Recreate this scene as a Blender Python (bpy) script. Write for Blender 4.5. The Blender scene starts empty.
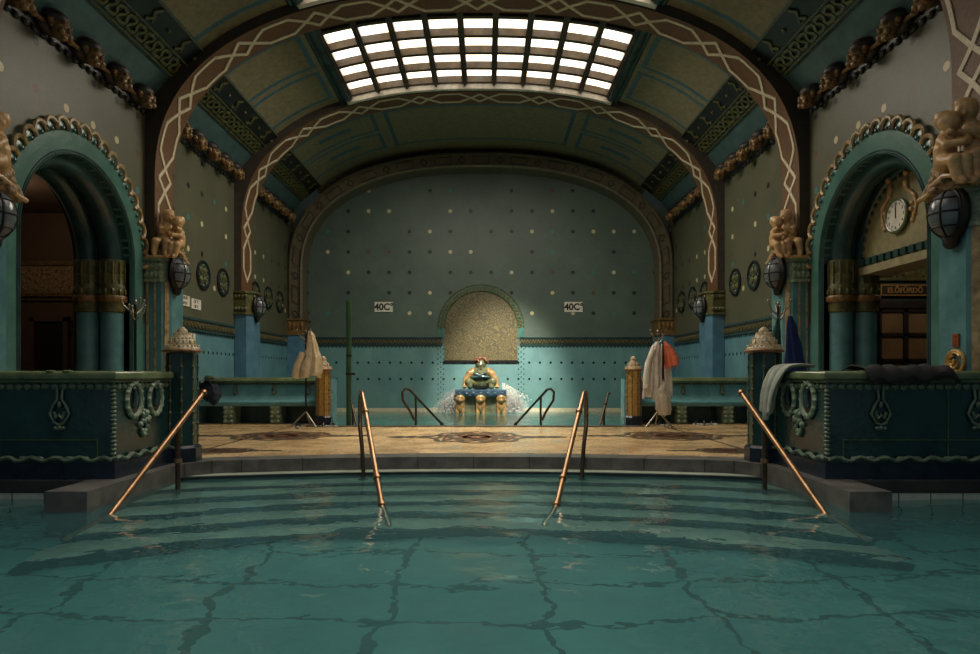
import bpy, math, random
from mathutils import Vector, noise
PI = math.pi
rnd = random.Random(7)
S = bpy.context.scene
COL = S.collection

# ------------------------------------------------------------------ colours and materials
def lin(c):
    c = c / 255.0
    return c / 12.92 if c <= .04045 else ((c + .055) / 1.055) ** 2.4
def rgb(r, g, b): return (lin(r), lin(g), lin(b), 1.0)

class NT:
    """tiny wrapper to write node maths"""
    def __init__(s, name):
        s.m = bpy.data.materials.new(name); s.m.use_nodes = True
        s.t = s.m.node_tree; s.t.nodes.clear()
        s.out = s.t.nodes.new('ShaderNodeOutputMaterial')
    def n(s, t, **kw):
        x = s.t.nodes.new(t)
        for k, v in kw.items(): setattr(x, k, v)
        return x
    def put(s, sock, v):
        if isinstance(v, bpy.types.NodeSocket): s.t.links.new(v, sock)
        else: sock.default_value = v
    def ma(s, op, a, b=0.0, c=0.0):
        x = s.n('ShaderNodeMath', operation=op)
        s.put(x.inputs[0], a); s.put(x.inputs[1], b); s.put(x.inputs[2], c)
        return x.outputs[0]
    def mix(s, f, a, b, mode='MIX'):
        x = s.n('ShaderNodeMix', data_type='RGBA', blend_type=mode)
        s.put(x.inputs[0], f); s.put(x.inputs[6], a); s.put(x.inputs[7], b)
        return x.outputs[2]
    def coord(s):
        if not hasattr(s, '_c'):
            s._c = s.n('ShaderNodeTexCoord').outputs['Object']
            x = s.n('ShaderNodeSeparateXYZ'); s.t.links.new(s._c, x.inputs[0])
            s.x, s.y, s.z = x.outputs
        return s._c
    def noise(s, scale, detail=4, rough=.6, vec=None):
        x = s.n('ShaderNodeTexNoise'); s.put(x.inputs['Vector'], vec or s.coord())
        x.inputs['Scale'].default_value = scale; x.inputs['Detail'].default_value = detail
        x.inputs['Roughness'].default_value = rough
        return x.outputs['Fac']
    def comb(s, a, b, c=0.0):
        x = s.n('ShaderNodeCombineXYZ')
        for i, v in enumerate((a, b, c)): s.put(x.inputs[i], v)
        return x.outputs[0]
    def white(s, vec):
        x = s.n('ShaderNodeTexWhiteNoise'); s.put(x.inputs['Vector'], vec)
        return x.outputs['Value']
    def vor(s, scale, feature='F1', vec=None):
        x = s.n('ShaderNodeTexVoronoi', feature=feature); s.put(x.inputs['Vector'], vec or s.coord())
        x.inputs['Scale'].default_value = scale
        return x
    def ramp(s, f, stops, interp='LINEAR'):
        x = s.n('ShaderNodeValToRGB'); s.put(x.inputs[0], f)
        cr = x.color_ramp; cr.interpolation = interp
        while len(cr.elements) < len(stops): cr.elements.new(.5)
        for e, (p, c) in zip(cr.elements, stops): e.position = p; e.color = c
        return x.outputs[0]
    def mr(s, v, a, b, c=0.0, d=1.0):
        x = s.n('ShaderNodeMapRange'); s.put(x.inputs[0], v)
        for i, k in enumerate((a, b, c, d)): x.inputs[i + 1].default_value = k
        return x.outputs[0]
    def bump(s, h, dist=.01, strength=.6):
        x = s.n('ShaderNodeBump'); s.put(x.inputs['Height'], h)
        x.inputs['Distance'].default_value = dist; x.inputs['Strength'].default_value = strength
        return x.outputs[0]
    def bsdf(s, col, rough=.5, metal=0.0, normal=None, spec=.5):
        b = s.n('ShaderNodeBsdfPrincipled')
        s.put(b.inputs['Base Color'], col); s.put(b.inputs['Roughness'], rough)
        b.inputs['Metallic'].default_value = metal
        b.inputs['Specular IOR Level'].default_value = spec
        if normal is not None: s.put(b.inputs['Normal'], normal)
        s.t.links.new(b.outputs[0], s.out.inputs[0])
        return b

def simple(name, c1, c2=None, scale=6, rough=.5, metal=0.0, bscale=None, bdist=.006, spec=.5):
    m = NT(name)
    c2 = c2 or tuple(x * .6 for x in c1[:3]) + (1,)
    f = m.mr(m.noise(scale, 5), .3, .7)
    col = m.mix(f, c1, c2)
    nrm = m.bump(m.noise(bscale or scale * 5, 4), bdist)
    m.bsdf(col, rough, metal, nrm, spec)
    return m.m

M = {}
M['soffit'] = simple('brown mosaic', rgb(112, 78, 48), rgb(88, 60, 38), 20, .55, bscale=60)
M['cream'] = simple('cream mosaic', rgb(216, 206, 180), rgb(186, 174, 148), 14, .5, bscale=60)
M['rib'] = simple('dark arch stucco', rgb(70, 62, 52), rgb(52, 46, 40), 6, .6)
M['ribolive'] = simple('olive brown stucco', rgb(108, 98, 74), rgb(82, 74, 58), 8, .5)
M['vault'] = simple('olive vault mosaic', rgb(134, 126, 96), rgb(108, 102, 78), 9, .55, bscale=90, bdist=.004)
M['vline'] = simple('slate vault lines', rgb(64, 104, 120), rgb(50, 84, 100), 9, .5)
M['teal'] = simple('teal glazed tile', rgb(96, 142, 146), rgb(72, 112, 118), 3.5, .22, bscale=12)
M['tealblue'] = simple('blue glazed tile', rgb(94, 134, 156), rgb(70, 106, 130), 3.0, .22, bscale=12)
M['tealdark'] = simple('dark teal glaze', rgb(50, 80, 80), rgb(32, 54, 56), 3.0, .25, bscale=14)
M['turq'] = simple('turquoise glaze', rgb(78, 124, 114), rgb(58, 98, 92), 4, .28, bscale=14)
M['parapet'] = simple('bottle green glaze', rgb(34, 66, 64), rgb(20, 44, 46), 2.6, .16, bscale=16)
M['coping'] = simple('moss green glaze', rgb(106, 116, 80), rgb(70, 86, 62), 5, .22, bscale=20)
M['plinth'] = simple('navy glazed plinth', rgb(30, 40, 58), rgb(18, 26, 36), 5, .2)
M['gold'] = simple('gold lustre glaze', rgb(204, 166, 92), rgb(146, 108, 58), 16, .32, .25, bscale=50, bdist=.01)
M['banddark'] = simple('dark green frieze glaze', rgb(48, 58, 46), rgb(34, 42, 36), 14, .35)
M['bandgold'] = simple('dull gold scroll glaze', rgb(116, 106, 66), rgb(76, 72, 48), 14, .35)
M['golddark'] = simple('aged gold glaze', rgb(146, 112, 64), rgb(74, 54, 34), 18, .4, .15, bscale=50)
M['olivegold'] = simple('olive gold glaze', rgb(108, 104, 60), rgb(58, 62, 40), 14, .35, .1, bscale=40)
M['ivory'] = simple('ivory ceramic', rgb(214, 178, 128), rgb(154, 116, 76), 7, .35, bscale=26, bdist=.012)
M['ivorydark'] = simple('carved foliage ceramic', rgb(186, 150, 104), rgb(96, 76, 52), 22, .45, bscale=40, bdist=.03)
M['ivorygreen'] = simple('pale green carved ceramic', rgb(150, 166, 136), rgb(92, 112, 96), 20, .35, bscale=40, bdist=.02)
M['black'] = simple('black glaze', rgb(22, 22, 24), rgb(12, 13, 16), 8, .35)
M['iron'] = simple('dark iron', rgb(44, 40, 40), rgb(28, 26, 26), 12, .45, .6)
M['bronze'] = simple('polished bronze', rgb(176, 138, 102), rgb(130, 98, 70), 8, .28, .85, bscale=60, bdist=.001)
M['bronzedark'] = simple('dull bronze', rgb(92, 74, 58), rgb(58, 48, 40), 9, .4, .7)
M['steel'] = simple('steel', rgb(168, 160, 146), rgb(112, 104, 94), 9, .3, .8)
M['stone'] = simple('grey stone kerb', rgb(108, 104, 98), rgb(64, 62, 60), 5, .3, bscale=40)
M['stonedark'] = simple('dark wet stone', rgb(58, 56, 54), rgb(34, 34, 34), 5, .3, bscale=40)
M['brown'] = simple('brown plaster', rgb(104, 76, 54), rgb(84, 62, 46), 1.5, .7)
M['browndark'] = simple('dark wood', rgb(46, 36, 30), rgb(30, 24, 20), 5, .5)
M['glassdoor'] = simple('amber obscured glass', rgb(150, 122, 88), rgb(120, 98, 72), 2, .35)
M['white'] = simple('white enamel', rgb(226, 222, 210), rgb(206, 200, 186), 6, .4)
M['ink'] = simple('black lettering', rgb(24, 24, 26), rgb(16, 16, 18), 8, .5)
M['towelwhite'] = simple('white towelling', rgb(226, 218, 206), rgb(190, 182, 172), 9, .9, bscale=160, bdist=.004)
M['towelcream'] = simple('cream towelling', rgb(214, 196, 164), rgb(176, 156, 124), 9, .9, bscale=160, bdist=.004)
M['towelgrey'] = simple('grey green towelling', rgb(166, 170, 156), rgb(124, 130, 120), 9, .9, bscale=160, bdist=.004)
M['orange'] = simple('coral cotton', rgb(222, 120, 90), rgb(196, 96, 70), 8, .85, bscale=120)
M['blue'] = simple('royal blue towelling', rgb(24, 48, 104), rgb(16, 32, 74), 8, .9, bscale=160)
M['greencloth'] = simple('dark green cotton', rgb(40, 84, 70), rgb(26, 58, 50), 8, .9, bscale=160)
M['blackcloth'] = simple('black cotton', rgb(16, 16, 18), rgb(26, 23, 23), 8, .85, bscale=100)
M['navycloth'] = simple('navy cotton', rgb(24, 28, 48), rgb(16, 18, 30), 8, .85, bscale=100)
M['hatgreen'] = simple('olive felt', rgb(70, 84, 44), rgb(48, 58, 32), 8, .85, bscale=100)
M['pole'] = simple('green painted pole', rgb(52, 84, 50), rgb(36, 62, 38), 4, .35)
M['copper'] = simple('copper plate', rgb(180, 100, 56), rgb(130, 70, 42), 10, .35, .5)
M['lampglass'] = simple('grey lamp glass', rgb(112, 120, 124), rgb(78, 84, 90), 4, .12)
M['fountainslab'] = simple('slate blue glaze', rgb(62, 84, 104), rgb(40, 56, 70), 6, .2)
M['figure'] = simple('green brown glazed figure', rgb(118, 118, 84), rgb(62, 70, 54), 5, .25, bscale=14)
M['shoulder'] = simple('ochre glazed arms', rgb(176, 140, 88), rgb(112, 84, 54), 5, .25)
M['redhair'] = simple('russet glazed hair', rgb(124, 74, 48), rgb(76, 48, 34), 12, .3, bscale=24, bdist=.03)
M['pvc'] = simple('pale plastic bag', rgb(216, 206, 190), rgb(180, 168, 150), 5, .4, bscale=20, bdist=.02)
M['rubber'] = simple('pale rubber', rgb(196, 192, 184), rgb(150, 146, 140), 8, .6)

def wall_material(name, axis, up1, up2, wains1, wains2, dots, rows, step):
    m = NT(name); m.coord()
    u = m.x if axis == 'X' else m.y
    z = m.z
    def floor(v): return m.ma('FLOOR', v)
    tile = m.white(m.comb(floor(m.ma('MULTIPLY', u, 42)), floor(m.ma('MULTIPLY', z, 42))))
    base = m.mix(m.mr(m.noise(.9, 5), .3, .7), up1, up2)
    base = m.mix(m.mr(tile, 0, 1, 0, .30), base, tuple(c * .45 for c in up1[:3]) + (1,))
    # inlaid dots of several colours on a square grid
    P = .61
    uu = m.ma('DIVIDE', m.ma('ADD', u, P * .5 + dots), P); zz = m.ma('DIVIDE', m.ma('SUBTRACT', z, 2.51), P)
    fu = m.ma('SUBTRACT', m.ma('FRACT', uu), .5); fz = m.ma('SUBTRACT', m.ma('FRACT', zz), .5)
    d = m.ma('MULTIPLY', m.ma('SQRT', m.ma('ADD', m.ma('MULTIPLY', fu, fu), m.ma('MULTIPLY', fz, fz))), P)
    mask = m.ma('MULTIPLY', m.ma('LESS_THAN', d, .057), m.ma('GREATER_THAN', z, 2.3))
    wn = m.white(m.comb(floor(uu), floor(zz), 3.3))
    dc = m.ramp(wn, [(0, rgb(20, 22, 26)), (.36, rgb(200, 188, 146)), (.60, rgb(58, 120, 120)), (.70, rgb(96, 66, 44))], 'CONSTANT')
    mask = m.ma('MULTIPLY', mask, m.ma('LESS_THAN', wn, .74))
    base = m.mix(mask, base, dc)
    # glazed wainscot
    cols = m.white(m.comb(floor(m.ma('MULTIPLY', u, 5.2)), floor(m.ma('MULTIPLY', z, 2.2)), 1.7))
    w = m.mix(m.mr(m.noise(1.6, 4), .3, .7), wains1, wains2)
    w = m.mix(m.mr(cols, 0, 1, 0, .35), w, tuple(c * .62 for c in wains1[:3]) + (1,))
    fu2 = m.ma('MULTIPLY', m.ma('SUBTRACT', m.ma('FRACT', m.ma('DIVIDE', u, step)), .5), step)
    for r in rows:
        dz = m.ma('SUBTRACT', z, r)
        dd = m.ma('SQRT', m.ma('ADD', m.ma('MULTIPLY', fu2, fu2), m.ma('MULTIPLY', dz, dz)))
        w = m.mix(m.ma('LESS_THAN', dd, .036), w, rgb(20, 34, 38))
    iswains = m.ma('LESS_THAN', z, 1.83)
    col = m.mix(iswains, base, w)
    rough = m.mix(iswains, (.45,) * 3 + (1,), (.2,) * 3 + (1,))
    h = m.ma('ADD', m.ma('MULTIPLY', tile, .4), m.noise(7, 3))
    m.bsdf(col, rough, 0, m.bump(h, .006, .5))
    return m.m
M['sidewall'] = wall_material('side wall tiles', 'Y', rgb(96, 96, 76), rgb(78, 80, 64), rgb(108, 152, 162), rgb(86, 128, 140), .2, (1.44,), .22)
M['backwall'] = wall_material('end wall tiles', 'X', rgb(92, 108, 98), rgb(74, 90, 84), rgb(116, 154, 154), rgb(96, 136, 140), .305, (1.34, .85), .32)

def marble_floor():
    m = NT('beige marble mosaic'); m.coord()
    v = m.vor(26); tile = v.outputs['Color']
    sep = m.n('ShaderNodeSeparateColor'); m.t.links.new(tile, sep.inputs[0])
    c = m.mix(m.mr(m.noise(1.4, 5), .3, .7), rgb(206, 178, 132), rgb(170, 140, 100))
    c = m.mix(m.ma('MULTIPLY', sep.outputs[0], .35), c, rgb(120, 96, 70))
    m.bsdf(c, m.mr(m.noise(2.2, 3), .35, .65, .14, .4), 0, m.bump(v.outputs['Distance'], .003, .4))
    return m.m
M['floor'] = marble_floor()
M['floordark'] = simple('dark mosaic inlay', rgb(92, 76, 64), rgb(62, 54, 48), 14, .3, bscale=60)
M['floorred'] = simple('red brown mosaic inlay', rgb(132, 78, 56), rgb(92, 56, 44), 14, .3, bscale=60)
def pool_floor():
    m = NT('teal pool tiles'); m.coord()
    n1 = m.noise(.8, 4)
    c = m.mix(m.mr(n1, .3, .7), rgb(104, 152, 142), rgb(78, 126, 120))
    wob = m.ma('MULTIPLY', m.ma('SUBTRACT', m.noise(1.1, 3), .5), .62)
    gx = m.ma('ABSOLUTE', m.ma('SUBTRACT', m.ma('FRACT', m.ma('ADD', m.ma('DIVIDE', m.x, 1.05), wob)), .5))
    gy = m.ma('ABSOLUTE', m.ma('SUBTRACT', m.ma('FRACT', m.ma('ADD', m.ma('DIVIDE', m.y, .62), wob)), .5))
    c = m.mix(m.ma('LESS_THAN', gx, .022), c, rgb(46, 84, 74))
    c = m.mix(m.ma('LESS_THAN', gy, .034), c, rgb(46, 84, 74))
    m.bsdf(c, .5)
    return m.m
M['poolfloor'] = pool_floor()
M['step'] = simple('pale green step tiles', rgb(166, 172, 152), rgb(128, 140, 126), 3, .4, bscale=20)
M['riser'] = simple('shaded green riser tiles', rgb(24, 46, 46), rgb(16, 34, 34), 3, .4, bscale=20)  # shade of the risers put into the colour, shared by the nosing stripe
M['pool2floor'] = simple('bright turquoise pool tiles', rgb(140, 200, 190), rgb(110, 172, 166), 3, .4)

def water(name, tint, bs, bd, milk, mk):
    m = NT(name); m.coord()
    nv = m.bump(m.ma('ADD', m.noise(bs, 3, .5), m.ma('MULTIPLY', m.noise(bs * .35, 2, .5), 1.4)), bd, 1.0)
    fr = m.n('ShaderNodeFresnel'); fr.inputs['IOR'].default_value = 1.33; m.put(fr.inputs['Normal'], nv)
    r = m.n('ShaderNodeBsdfRefraction'); r.inputs['Color'].default_value = tint; r.inputs['Roughness'].default_value = .02
    r.inputs['IOR'].default_value = 1.33; m.put(r.inputs['Normal'], nv)
    g = m.n('ShaderNodeBsdfGlossy'); g.inputs['Roughness'].default_value = .03; m.put(g.inputs['Normal'], nv)
    mx = m.n('ShaderNodeMixShader'); m.put(mx.inputs[0], fr.outputs[0])
    df = m.n('ShaderNodeBsdfDiffuse'); df.inputs['Color'].default_value = milk; m.put(df.inputs['Normal'], nv)
    m2 = m.n('ShaderNodeMixShader'); m2.inputs[0].default_value = mk
    m.t.links.new(r.outputs[0], m2.inputs[1]); m.t.links.new(df.outputs[0], m2.inputs[2])
    m.t.links.new(m2.outputs[0], mx.inputs[1]); m.t.links.new(g.outputs[0], mx.inputs[2])
    m.t.links.new(mx.outputs[0], m.out.inputs[0])
    return m.m
M['water'] = water('teal pool water', (.74, .93, .93, 1), 2.6, .022, rgb(78, 126, 128), .24)
M['water2'] = water('plunge pool water', (.84, .98, .97, 1), 9.0, .006, rgb(120, 190, 186), .4)
def emis(name, c, s, c2=None):
    m = NT(name)
    e = m.n('ShaderNodeEmission'); e.inputs['Strength'].default_value = s
    m.put(e.inputs['Color'], m.mix(m.mr(m.noise(3, 3), .35, .65), c, c2 or c))
    m.t.links.new(e.outputs[0], m.out.inputs[0])
    return m.m
M['ivorystripe'] = simple('ivory and brown stripe', rgb(196, 172, 126), rgb(112, 86, 56), 9, .35)
M['pane'] = emis('daylit skylight glass', (1, .95, .84, 1), 3.0, (1, .76, .48, 1))
def foam():
    m = NT('white water spray')
    b = m.bsdf(rgb(240, 240, 232), .4)
    b.inputs['Alpha'].default_value = .5
    return m.m
M['foam'] = foam()

# ------------------------------------------------------------------ mesh builder
class MB:
    def __init__(s): s.v = []; s.f = []; s.mi = []; s.cur = 0
    def add(s, vs, fs):
        o = len(s.v); s.v += [tuple(p) for p in vs]
        for f in fs: s.f.append(tuple(i + o for i in f)); s.mi.append(s.cur)
    def box(s, x0, x1, y0, y1, z0, z1):
        vs = [(x, y, z) for z in (z0, z1) for y in (y0, y1) for x in (x0, x1)]
        s.add(vs, [(0, 2, 3, 1), (4, 5, 7, 6), (0, 1, 5, 4), (2, 6, 7, 3), (0, 4, 6, 2), (1, 3, 7, 5)])
        return s
    def prism(s, poly, z0, z1, taper=1.0, cx=0, cy=0):
        n = len(poly)
        vs = [(x, y, z0) for x, y in poly] + [(cx + (x - cx) * taper, cy + (y - cy) * taper, z1) for x, y in poly]
        fs = [(i, (i + 1) % n, n + (i + 1) % n, n + i) for i in range(n)] + [tuple(range(n))[::-1], tuple(range(n, 2 * n))]
        s.add(vs, fs); return s
    def extrude(s, poly, axis, a, b):
        """poly in the two other axes, extruded along axis from a to b"""
        n = len(poly)
        def P(p, t): return (t, p[0], p[1]) if axis == 'x' else ((p[0], t, p[1]) if axis == 'y' else (p[0], p[1], t))
        vs = [P(p, a) for p in poly] + [P(p, b) for p in poly]
        fs = [(i, (i + 1) % n, n + (i + 1) % n, n + i) for i in range(n)] + [tuple(range(n))[::-1], tuple(range(n, 2 * n))]
        s.add(vs, fs); return s
    def tube(s, pts, r, n=8, closed=False, caps=True):
        pts = [Vector(p) for p in pts]; N = len(pts)
        rs = r if isinstance(r, (list, tuple)) else [r] * N
        rings = []; prev = None
        for i, p in enumerate(pts):
            if closed: t = pts[(i + 1) % N] - pts[i - 1]
            else: t = pts[min(i + 1, N - 1)] - pts[max(i - 1, 0)]
            t = t.normalized() if t.length > 1e-9 else Vector((0, 0, 1))
            if prev is None:
                a = Vector((0, 0, 1)) if abs(t.z) < .9 else Vector((1, 0, 0))
                u = t.cross(a).normalized()
            else:
                u = prev - t * prev.dot(t)
                u = u.normalized() if u.length > 1e-6 else t.orthogonal().normalized()
            prev = u; w = t.cross(u)
            rings.append([p + (u * math.cos(2 * PI * k / n) + w * math.sin(2 * PI * k / n)) * rs[i] for k in range(n)])
        vs = [q for R in rings for q in R]; fs = []
        for i in range(N if closed else N - 1):
            a = i * n; b = ((i + 1) % N) * n
            for k in range(n): fs.append((a + k, a + (k + 1) % n, b + (k + 1) % n, b + k))
        if caps and not closed:
            fs.append(tuple(range(n))[::-1]); fs.append(tuple(range((N - 1) * n, N * n)))
        s.add(vs, fs); return s
    def lathe(s, prof, c=(0, 0, 0), n=24, sq=None):
        vs = []; fs = []
        for r, z in prof:
            for k in range(n):
                a = 2 * PI * (k + (.5 if n <= 8 else 0)) / n
                vs.append((c[0] + r * math.cos(a), c[1] + r * math.sin(a), c[2] + z))
        for i in range(len(prof) - 1):
            for k in range(n): fs.append((i * n + k, i * n + (k + 1) % n, (i + 1) * n + (k + 1) % n, (i + 1) * n + k))
        fs.append(tuple(range(n))[::-1]); fs.append(tuple(range((len(prof) - 1) * n, len(prof) * n)))
        s.add(vs, fs); return s
    def ball(s, c, r, nu=12, nv=8):
        if not isinstance(r, (tuple, list)): r = (r, r, r)
        vs = [(c[0], c[1], c[2] - r[2])]
        for i in range(1, nv):
            t = -PI / 2 + PI * i / nv
            for k in range(nu):
                a = 2 * PI * k / nu
                vs.append((c[0] + r[0] * math.cos(t) * math.cos(a), c[1] + r[1] * math.cos(t) * math.sin(a), c[2] + r[2] * math.sin(t)))
        vs.append((c[0], c[1], c[2] + r[2])); L = len(vs) - 1; fs = []
        for k in range(nu):
            fs.append((0, 1 + (k + 1) % nu, 1 + k)); fs.append((L, L - nu + k, L - nu + (k + 1) % nu))
        for i in range(nv - 2):
            for k in range(nu):
                a = 1 + i * nu; fs.append((a + k, a + (k + 1) % nu, a + nu + (k + 1) % nu, a + nu + k))
        s.add(vs, fs); return s
    def grid(s, fn, us, vs_):
        nu, nv = len(us), len(vs_)
        P = [fn(u, v) for v in vs_ for u in us]
        s.add(P, [(j * nu + i, j * nu + i + 1, (j + 1) * nu + i + 1, (j + 1) * nu + i) for j in range(nv - 1) for i in range(nu - 1)])
        return s
    def ribbon(s, pts, w, fn, closed=False, seg=.12, h=.012):
        """flat strip along 2D points, mapped by fn(s, d, height) -> 3D, with a little thickness"""
        pts = list(pts) + ([pts[0]] if closed else []); h0 = h; nseg = getattr(s, 'ns', 0); s.ns = nseg + 1
        for a, b in zip(pts[:-1], pts[1:]):
            dx, dy = b[0] - a[0], b[1] - a[1]; L = math.hypot(dx, dy)
            if L < 1e-6: continue
            nx, ny = -dy / L * w / 2, dx / L * w / 2
            ex, ey = dx / L * w * .3, dy / L * w * .3
            a2 = (a[0] - ex, a[1] - ey); b2 = (b[0] + ex, b[1] + ey)
            k = max(1, int(L / seg)); vs = []
            h = h0 + .0007 * (nseg % 4); nseg += 1
            for i in range(k + 1):
                t = i / k; x = a2[0] + (b2[0] - a2[0]) * t; y = a2[1] + (b2[1] - a2[1]) * t
                vs += [fn(x + nx, y + ny, h), fn(x - nx, y - ny, h), fn(x + nx, y + ny, -.004), fn(x - nx, y - ny, -.004)]
            fs = []
            for i in range(k):
                q = 4 * i; r = q + 4
                fs += [(q, q + 1, r + 1, r), (q, r, r + 2, q + 2), (q + 1, q + 3, r + 3, r + 1)]
            s.add(vs, fs)
        return s
    def build(s, name, mats, parent=None, world=False, smooth=True, ang=40, up=False):
        me = bpy.data.meshes.new(name)
        off = Vector(parent_loc(parent)) if (world and parent) else Vector((0, 0, 0))
        me.from_pydata([tuple(Vector(p) - off) for p in s.v], [], s.f)
        mats = mats if isinstance(mats, (list, tuple)) else [mats]
        for k in mats: me.materials.append(M[k])
        for p, i in zip(me.polygons, s.mi): p.material_index = i
        me.update()
        import bmesh
        bm = bmesh.new(); bm.from_mesh(me)
        bmesh.ops.recalc_face_normals(bm, faces=bm.faces[:])
        if up:
            bm.normal_update()
            fl_ = [f for f in bm.faces if f.normal.z < 0]
            if fl_: bmesh.ops.reverse_faces(bm, faces=fl_)
        if smooth:
            for f in bm.faces: f.smooth = True
            for e in bm.edges:
                if len(e.link_faces) == 2 and e.calc_face_angle(0) > math.radians(ang): e.smooth = False
        bm.to_mesh(me); bm.free()
        o = bpy.data.objects.new(name, me); COL.objects.link(o)
        if parent: o.parent = parent
        return o

def parent_loc(o):
    L = Vector(o.location)
    while o.parent: o = o.parent; L = L + Vector(o.location)
    return L
def thing(name, label, cat, loc=(0, 0, 0), group=None, rz=0):
    o = bpy.data.objects.new(name, None); COL.objects.link(o)
    o.empty_display_size = .1; o.location = loc; o.rotation_euler = (0, 0, rz)
    return tag(o, label, cat, group)
def tag(o, label, cat, group=None):
    o['label'] = label; o['category'] = cat
    if group: o['group'] = group
    return o
def struct(o): o['kind'] = 'structure'; return o
def kids(o): return [c for c in ALLKIDS(o)]
def ALLKIDS(o): return [c for c in bpy.data.objects if c.parent == o]
def dup(o, loc=None, label=None, group=None, sx=None, rz=None, parent=None):
    c = o.copy(); COL.objects.link(c)
    if parent is not None: c.parent = parent
    if loc is not None: c.location = loc
    if label: c['label'] = label
    if group: c['group'] = group
    if sx: c.scale.x = sx
    if rz is not None: c.rotation_euler.z = rz
    for ch in ALLKIDS(o): dup(ch, parent=c)
    return c
def blob(mb, name, mat, parent, voxel=.012, smooth=2, world=False):
    o = mb.build(name, mat, parent, world)
    r = o.modifiers.new('fuse', 'REMESH'); r.mode = 'VOXEL'; r.voxel_size = voxel; r.use_smooth_shade = True
    q = o.modifiers.new('soften', 'SMOOTH'); q.iterations = smooth; q.factor = .5
    return o
def limb(mb, pr, n=10):
    """tapered chain of (point, radius) with round joints"""
    mb.tube([p for p, _ in pr], [r for _, r in pr], n)
    for p, r in pr: mb.ball(p, r * 1.0, 10, 6)
def text(body, name, size, mat, parent, loc, rot, ext=.004, align='CENTER', bold=0.0):
    cu = bpy.data.curves.new(name, 'FONT'); cu.body = body; cu.size = size; cu.extrude = ext; cu.offset = bold
    cu.align_x = align; cu.align_y = 'CENTER'; cu.materials.append(M[mat])
    tmp = bpy.data.objects.new(name, cu); COL.objects.link(tmp)
    bpy.context.view_layer.update()
    me = bpy.data.meshes.new_from_object(tmp.evaluated_get(bpy.context.evaluated_depsgraph_get()))
    bpy.data.objects.remove(tmp); bpy.data.curves.remove(cu)
    me.name = name
    if not me.materials: me.materials.append(M[mat])
    o = bpy.data.objects.new(name, me); COL.objects.link(o)
    if parent: o.parent = parent
    o.location = loc; o.rotation_euler = rot
    return o

# ------------------------------------------------------------------ measures of the hall (camera looks along +Y, floor z = 0)
W = 5.6; BACK = 19.5; WATER = -.17
def spt(t, a, b, z0, n=2.4):
    c, q = math.cos(t), math.sin(t)
    return (a * math.copysign(abs(c) ** (2 / n), c), z0 + b * abs(q) ** (2 / n))
class Arc:
    """superelliptic vault curve, addressed by arc length s from the crown (+ to the right)"""
    def __init__(s, a, b, z0, zlow, n=2.4, k=400):
        p = [spt(PI - PI * i / k, a, b, z0, n) for i in range(k + 1)]
        p = [(-a, zlow)] + p + [(a, zlow)]
        L = [0]
        for q, r in zip(p[:-1], p[1:]): L.append(L[-1] + math.hypot(r[0] - q[0], r[1] - q[1]))
        s.p, s.L, s.half = p, [l - L[-1] / 2 for l in L], L[-1] / 2
    def at(s, q, off=0):
        q = max(-s.half + 1e-6, min(s.half - 1e-6, q))
        lo, hi = 0, len(s.L) - 1
        while hi - lo > 1:
            m = (lo + hi) // 2
            if s.L[m] <= q: lo = m
            else: hi = m
        t = (q - s.L[lo]) / max(1e-9, s.L[hi] - s.L[lo])
        a, b = s.p[lo], s.p[hi]
        x = a[0] + (b[0] - a[0]) * t; z = a[1] + (b[1] - a[1]) * t
        dx, dz = b[0] - a[0], b[1] - a[1]; l = math.hypot(dx, dz) or 1
        return x + dz / l * off, z - dx / l * off          # off > 0 : towards the inside
    def s_of_x(s, x):
        best = min(range(len(s.p)), key=lambda i: abs(s.p[i][0] - x) + (0 if s.p[i][1] > 4 else 9))
        return s.L[best]
INTR = Arc(5.43, 3.2, 4.25, 2.9)
VAULT = Arc(5.6, 3.37, 4.25, 3.6)
ARCHES = [(6.75, 7.4), (11.0, 11.65), (14.9, 15.58)]
BAYS = [(3.0, 6.75), (7.4, 11.0), (11.65, 14.9), (15.58, BACK)]

# ---- side walls (one per side, with the arched opening of the nearest bay)
AC, AZ, AR = 9.26, 2.78, 1.27
def side_wall(sx, name):
    mb = MB()
    def quad(y0, y1, z0, z1): mb.add([(sx * W, y0, z0), (sx * W, y1, z0), (sx * W, y1, z1), (sx * W, y0, z1)], [(0, 1, 2, 3)])
    top = 6.2
    quad(3.0, AC - AR, -.3, top); quad(AC + AR, BACK, -.3, top)
    quad(AC - AR, AC + AR, -.3, 0)
    k = 32
    for i in range(k):
        a0, a1 = PI - PI * i / k, PI - PI * (i + 1) / k
        y0, z0, y1, z1 = AC + AR * math.cos(a0), AZ + AR * math.sin(a0), AC + AR * math.cos(a1), AZ + AR * math.sin(a1)
        mb.add([(sx * W, y0, z0), (sx * W, y1, z1), (sx * W, y1, top), (sx * W, y0, top)], [(0, 1, 2, 3)])
    # thickness of the opening
    path = [(AC - AR, 0)] + [(AC + AR * math.cos(PI - PI * i / k), AZ + AR * math.sin(PI - PI * i / k)) for i in range(k + 1)] + [(AC + AR, 0)]
    mb.cur = 1
    for (y0, z0), (y1, z1) in zip(path[:-1], path[1:]):
        mb.add([(sx * W, y0, z0), (sx * W, y1, z1), (sx * (W + .9), y1, z1), (sx * (W + .9), y0, z0)], [(0, 1, 2, 3)])
    return struct(mb.build(name, ['sidewall', 'tealdark'], smooth=False))
side_wall(-1, 'wall_left'); side_wall(1, 'wall_right')
mb = MB(); mb.add([(-W - .1, BACK, -.9), (W + .1, BACK, -.9), (W + .1, BACK, 8), (-W - .1, BACK, 8)], [(0, 1, 2, 3)])
struct(mb.build('wall_back', 'backwall', smooth=False))
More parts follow.
